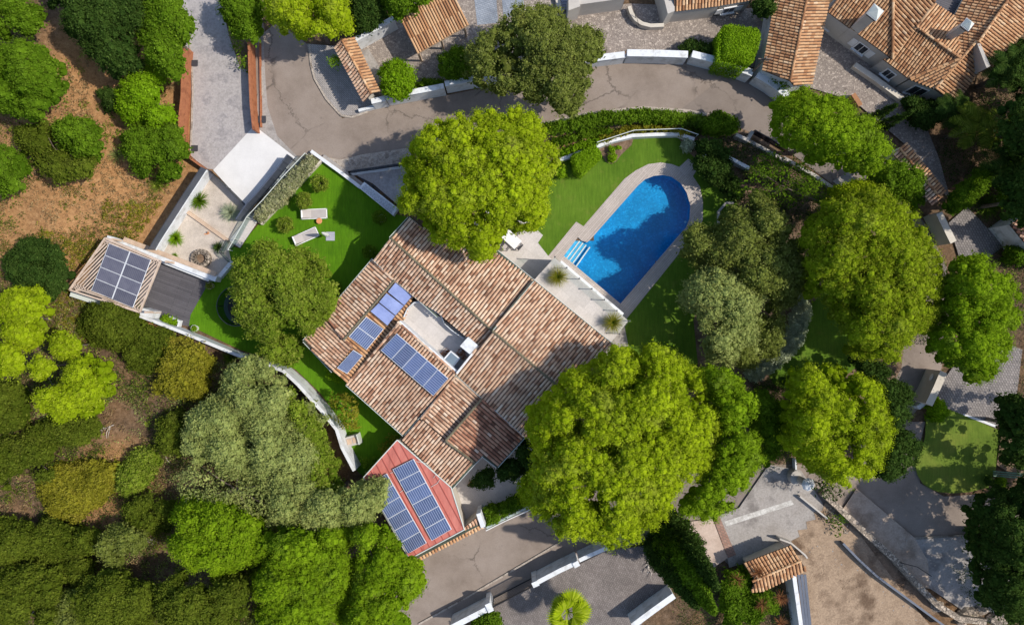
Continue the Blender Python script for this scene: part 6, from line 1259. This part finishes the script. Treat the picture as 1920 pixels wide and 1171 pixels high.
def feather(label, px, py, h, n, ln, mat='green', fan=False):
    x, y, _ = W(px, py, h); root = thing('palm_tree', label, 'palm', (x, y, 0)); mb = MB(); mb.tube([(x, y, -.1), (x + .05, y, h * .5), (x, y, h)], [.2, .16, .14], 9); mb.build('trunk', M['bark'], root)
    fr = []
    for i in range(n):
        az = i * 2.4 + random.uniform(-.2, .2); el = random.uniform(-.1, .95); p = Vector((x, y, h)); d = Vector((math.cos(az) * math.cos(el), math.sin(az) * math.cos(el), math.sin(el))); side = Vector((-math.sin(az), math.cos(az), 0)); q = random.random()
        if fan:
            l = ln * random.uniform(.25, .6); tip = p + d * l; fr.append([p - side * .03, tip - side * .02, tip + side * .02, p + side * .03])
            dd = (d - Vector((0, 0, .35))).normalized()
            for s_ in np.linspace(-1.25, 1.25, 15):
                v = (dd * math.cos(s_) + side * math.sin(s_)).normalized(); e = tip + v * ln * .6 - Vector((0, 0, .12)); w = v.cross(Vector((0, 0, 1))).normalized() * .085; m_ = tip + v * ln * .33 + Vector((0, 0, .03)); fr.append([tip, m_ - w, e, m_ + w])
        else:
            st_ = 14
            for s_ in range(st_):
                d2 = (d - Vector((0, 0, 1.1 / st_))).normalized(); p2 = p + d2 * ln / st_; ll = ln * .24 * math.sin(math.pi * (s_ + 1.5) / (st_ + 2))
                for sg in (-1, 1):
                    e = p + (side * sg + d2 * .6).normalized() * ll - Vector((0, 0, .12 * ll)); fr.append([p, p.lerp(p2, .45), e + d2 * .015, e - d2 * .01]); e2 = e + (p2 - p) * .5; fr.append([p.lerp(p2, .5), p.lerp(p2, .95), e2 + d2 * .015 - Vector((0, 0, .05)), e2 - d2 * .01])
                p, d = p2, d2
    V = np.array([[list(v) for v in f] for f in fr]); quads('fronds', [(V, RNG.uniform(0, 1, len(V)), RNG.uniform(0, 1, len(V)))], L[mat], root)
feather('fan palm in the lower paved yard at the bottom edge', 1064, 1146, 3.2, 17, 1.75, 'lime_pine', True); feather('feather palm with lit fronds in the upper right garden', 1836, 232, 4, 24, 2.1, 'moss'); feather('shaded feather palm under the olive at the right garden', 1895, 300, 3.5, 20, 2.0, 'dark'); feather('small feather palm beside the hillside house corner', 1790, 205, 2.5, 18, 1.6, 'dark'); feather('feather palm at the right edge near the dark laurel', 1900, 70 + 60, 4, 18, 2, 'dark')
# bare branches in the scrub
def branches(label, px, py, spread, n=9):
    x, y, _ = W(px, py); z = T(x, y); mb = MB()
    for i in range(n):
        if i == 0: base = [Vector((x, y, z + .1))]; a0 = random.uniform(0, 6.28)
        a = a0 + random.uniform(-1.1, 1.1) * (i > 0); p = random.choice(base).copy() if i else base[0].copy(); pts = [p]; d = Vector((math.cos(a), math.sin(a), random.uniform(.05, .35)))
        if i: spread = sp0 * random.uniform(.3, .75)
        else: sp0 = spread
        for s_ in range(4): d = (d + Vector((random.uniform(-.4, .4), random.uniform(-.4, .4), random.uniform(-.25, .15)))).normalized(); p = p + d * spread / 4; p.z = max(p.z, T(p.x, p.y) + .05); pts.append(p)
        base += pts[1:4]
        mb.tube(pts, [.05, .035, .025, .018, .008], 5)
    tag(mb.build('dead_branches', M['deadwood'], loc=(x, y, z)), label, 'dead branches')
branches('bleached dead branches beside the grey green shrub', 270, 1000, 1.6); branches('bare branches in the bottom left woodland', 120, 1110, 1.4); branches('bare branches at the left edge by the dark thicket', 12, 1010, 1.5); branches('bleached branches below the grey thicket', 335, 860, 1.3); branches('bare twigs beside the lime pine cluster', 115, 700, 1.2); branches('bare twigs at the left edge under the bright pine', 15, 640, 1.1); branches('pale dead twigs above the dirt patch', 235, 790, 1.3); branches('pile of brown cut branches beside the lower white wall', 1212, 1030, .9, 14)
# undergrowth that nobody could count
def undergrowth(name, n, box, mat, rmin, rmax, thr, seed, avoid=(), nl=14, zoff=0.0, sub=None):
    C = []; R = []
    for _ in range(n * 3):
        px, py = random.uniform(box[0], box[2]), random.uniform(box[1], box[3]); x, y, _z = W(px, py)
        xb = np.interp(py, _xy[:, 0], _xy[:, 1])
        if px > xb - 9: continue
        if sub is not None and not inpoly(np.array([[px, py]]), sub)[0]: continue
        if noise.noise(Vector((x * .22, y * .22, seed))) + .35 * noise.noise(Vector((x * .9, y * .9, seed))) < thr: continue
        if any((px - a[0]) ** 2 + (py - a[1]) ** 2 < a[2] ** 2 for a in avoid): continue
        r = random.uniform(rmin, rmax); C.append((x, y, T(x, y) + r * .5)); R.append(r)
        if len(C) >= n: break
    C = np.array(C); R = np.array(R); tag(quads(name, [leaves(C, R, nl, .13, .07, .9, RNG.uniform(0, 1, len(C)), -.1)], L[mat]), kind='stuff')
undergrowth('undergrowth', 900, (330, 640, 700, 1010), 'silver', .25, .5, -.6, 3.0, (), 20)
clear = ((150, 360, 75), (215, 150, 45), (60, 370, 40), (250, 330, 45), (60, 940, 22), (85, 975, 16), (240, 780, 35), (150, 1120, 14))
undergrowth('undergrowth', 2400, (-30, 400, 700, 1190), 'moss', .22, .60, -.08, 2.0, clear, 20)
undergrowth('undergrowth', 1400, (-30, 600, 700, 1190), 'oak', .16, .42, .05, 17.0, clear, 16)
undergrowth('undergrowth', 1800, (-30, 560, 700, 1190), 'dark', .20, .60, -.05, 9.0, clear, 20)
undergrowth('undergrowth', 1300, (-30, 560, 700, 1190), 'silver', .16, .36, .12, 31.0, clear)
undergrowth('dry_grass', 2200, (-30, -20, 400, 640), 'dry', .06, .26, -.08, 4.0, ((205, 150, 30),), 10)
undergrowth('dry_grass', 900, (-30, 60, 400, 560), 'moss', .08, .30, .08, 54.0, ((205, 150, 30),), 12)
undergrowth('dry_grass', 900, (100, 380, 330, 640), 'yellow', .10, .24, -.15, 14.0, ((150, 360, 60),), 12)
undergrowth('dry_grass', 1500, (0, 600, 560, 1171), 'dry', .12, .40, .0, 24.0, (), 16)
undergrowth('undergrowth', 700, (-30, -20, 400, 420), 'oak', .12, .32, .12, 44.0, clear)
def cover(name, n, poly, mat, rmin, rmax, nl=14, thr=-9, seed=0):
    P = np.array(poly, float); C = []; R = []
    while len(C) < n:
        px, py = random.uniform(*sorted((P[:, 0].min(), P[:, 0].max()))), random.uniform(P[:, 1].min(), P[:, 1].max())
        if not inpoly(np.array([[px, py]]), poly)[0]: continue
        x, y, _z = W(px, py); r = random.uniform(rmin, rmax)
        if noise.noise(Vector((x * .5, y * .5, seed))) < thr: n -= 1; continue
        C.append((x, y, r * .5)); R.append(r)
    tag(quads(name, [leaves(np.array(C), np.array(R), nl, .12, .07, .9, RNG.uniform(0, 1, len(C)), -.1)], L[mat]), kind='stuff')
cover('ground_cover', 700, [(1330, 250), (1400, 262), (1480, 310), (1560, 360), (1540, 430), (1420, 440), (1380, 400), (1400, 340), (1340, 280)], 'dark', .2, .5)
cover('ground_cover', 420, [(1600, 360), (1680, 400), (1740, 450), (1750, 640), (1700, 640), (1660, 400)], 'dark', .2, .45)
cover('ground_cover', 900, [(1775, 200), (1880, 150), (1980, 160), (1980, 420), (1900, 400), (1850, 420), (1800, 380), (1770, 330), (1760, 260)], 'dark', .25, .6)
cover('ground_cover', 500, [(1860, 420), (1980, 420), (1980, 760), (1910, 740), (1918, 640), (1870, 500)], 'dark', .25, .55)
cover('ground_cover', 260, [(1866, 800), (1980, 760), (1980, 780), (1885, 870), (1870, 870)], 'dark', .2, .45)
cover('ground_cover', 600, [(1410, 720), (1500, 700), (1490, 760), (1480, 860), (1440, 870), (1420, 900), (1400, 800)], 'dark', .2, .5)
cover('ground_cover', 500, [(1240, 1020), (1330, 1060), (1400, 1060), (1470, 1090), (1485, 1200), (1280, 1200)], 'dark', .25, .55)
cover('ground_cover', 300, [(1780, 1060), (1980, 1050), (1980, 1200), (1830, 1200), (1800, 1130)], 'dark', .25, .55, thr=-.1)
cover('ground_cover', 160, [(560, -20), (730, -20), (735, 28), (665, 72), (640, 78), (600, 72)], 'dark', .25, .5)
cover('ground_cover', 260, [(1100, 250), (1300, 225), (1340, 250), (1300, 255), (1180, 245)], 'green', .1, .22, 10)

def rubble(name, n, poly, smin, smax, mat):
    mb = MB(); P = np.array(poly, float); k = 0
    while k < n:
        px, py = random.uniform(P[:, 0].min(), P[:, 0].max()), random.uniform(P[:, 1].min(), P[:, 1].max())
        if not inpoly(np.array([[px, py]]), poly)[0]: continue
        x, y, _z = W(px, py); s = random.uniform(smin, smax) * random.uniform(.5, 1); k += 1
        mb.box((x, y, s * .35 + .1), s, s * random.uniform(.5, .9), s * .7, random.uniform(0, 3.1), random.uniform(-.3, .3))
    tag(mb.build(name, M[mat]), kind='stuff')
rubble('rubble', 260, [(1500, 1000), (1530, 990), (1600, 1040), (1700, 1130), (1760, 1180), (1700, 1180), (1600, 1090), (1500, 1040)], .04, .13, 'concrete')
rubble('rubble', 260, [(1545, 945), (1575, 955), (1600, 985), (1585, 1000), (1550, 970)], .06, .2, 'stonewall')
rubble('gravel_stones', 380, [(1500, 1040), (1560, 1050), (1700, 1171), (1520, 1171)], .05, .14, 'site')
rubble('gravel_stones', 260, [(1690, 1000), (1790, 1090), (1790, 1110), (1727, 1099), (1660, 1030)], .05, .16, 'crumble')
rubble('gravel_stones', 200, [(640, 303), (765, 281), (770, 300), (660, 322)], .05, .16, 'crumble')
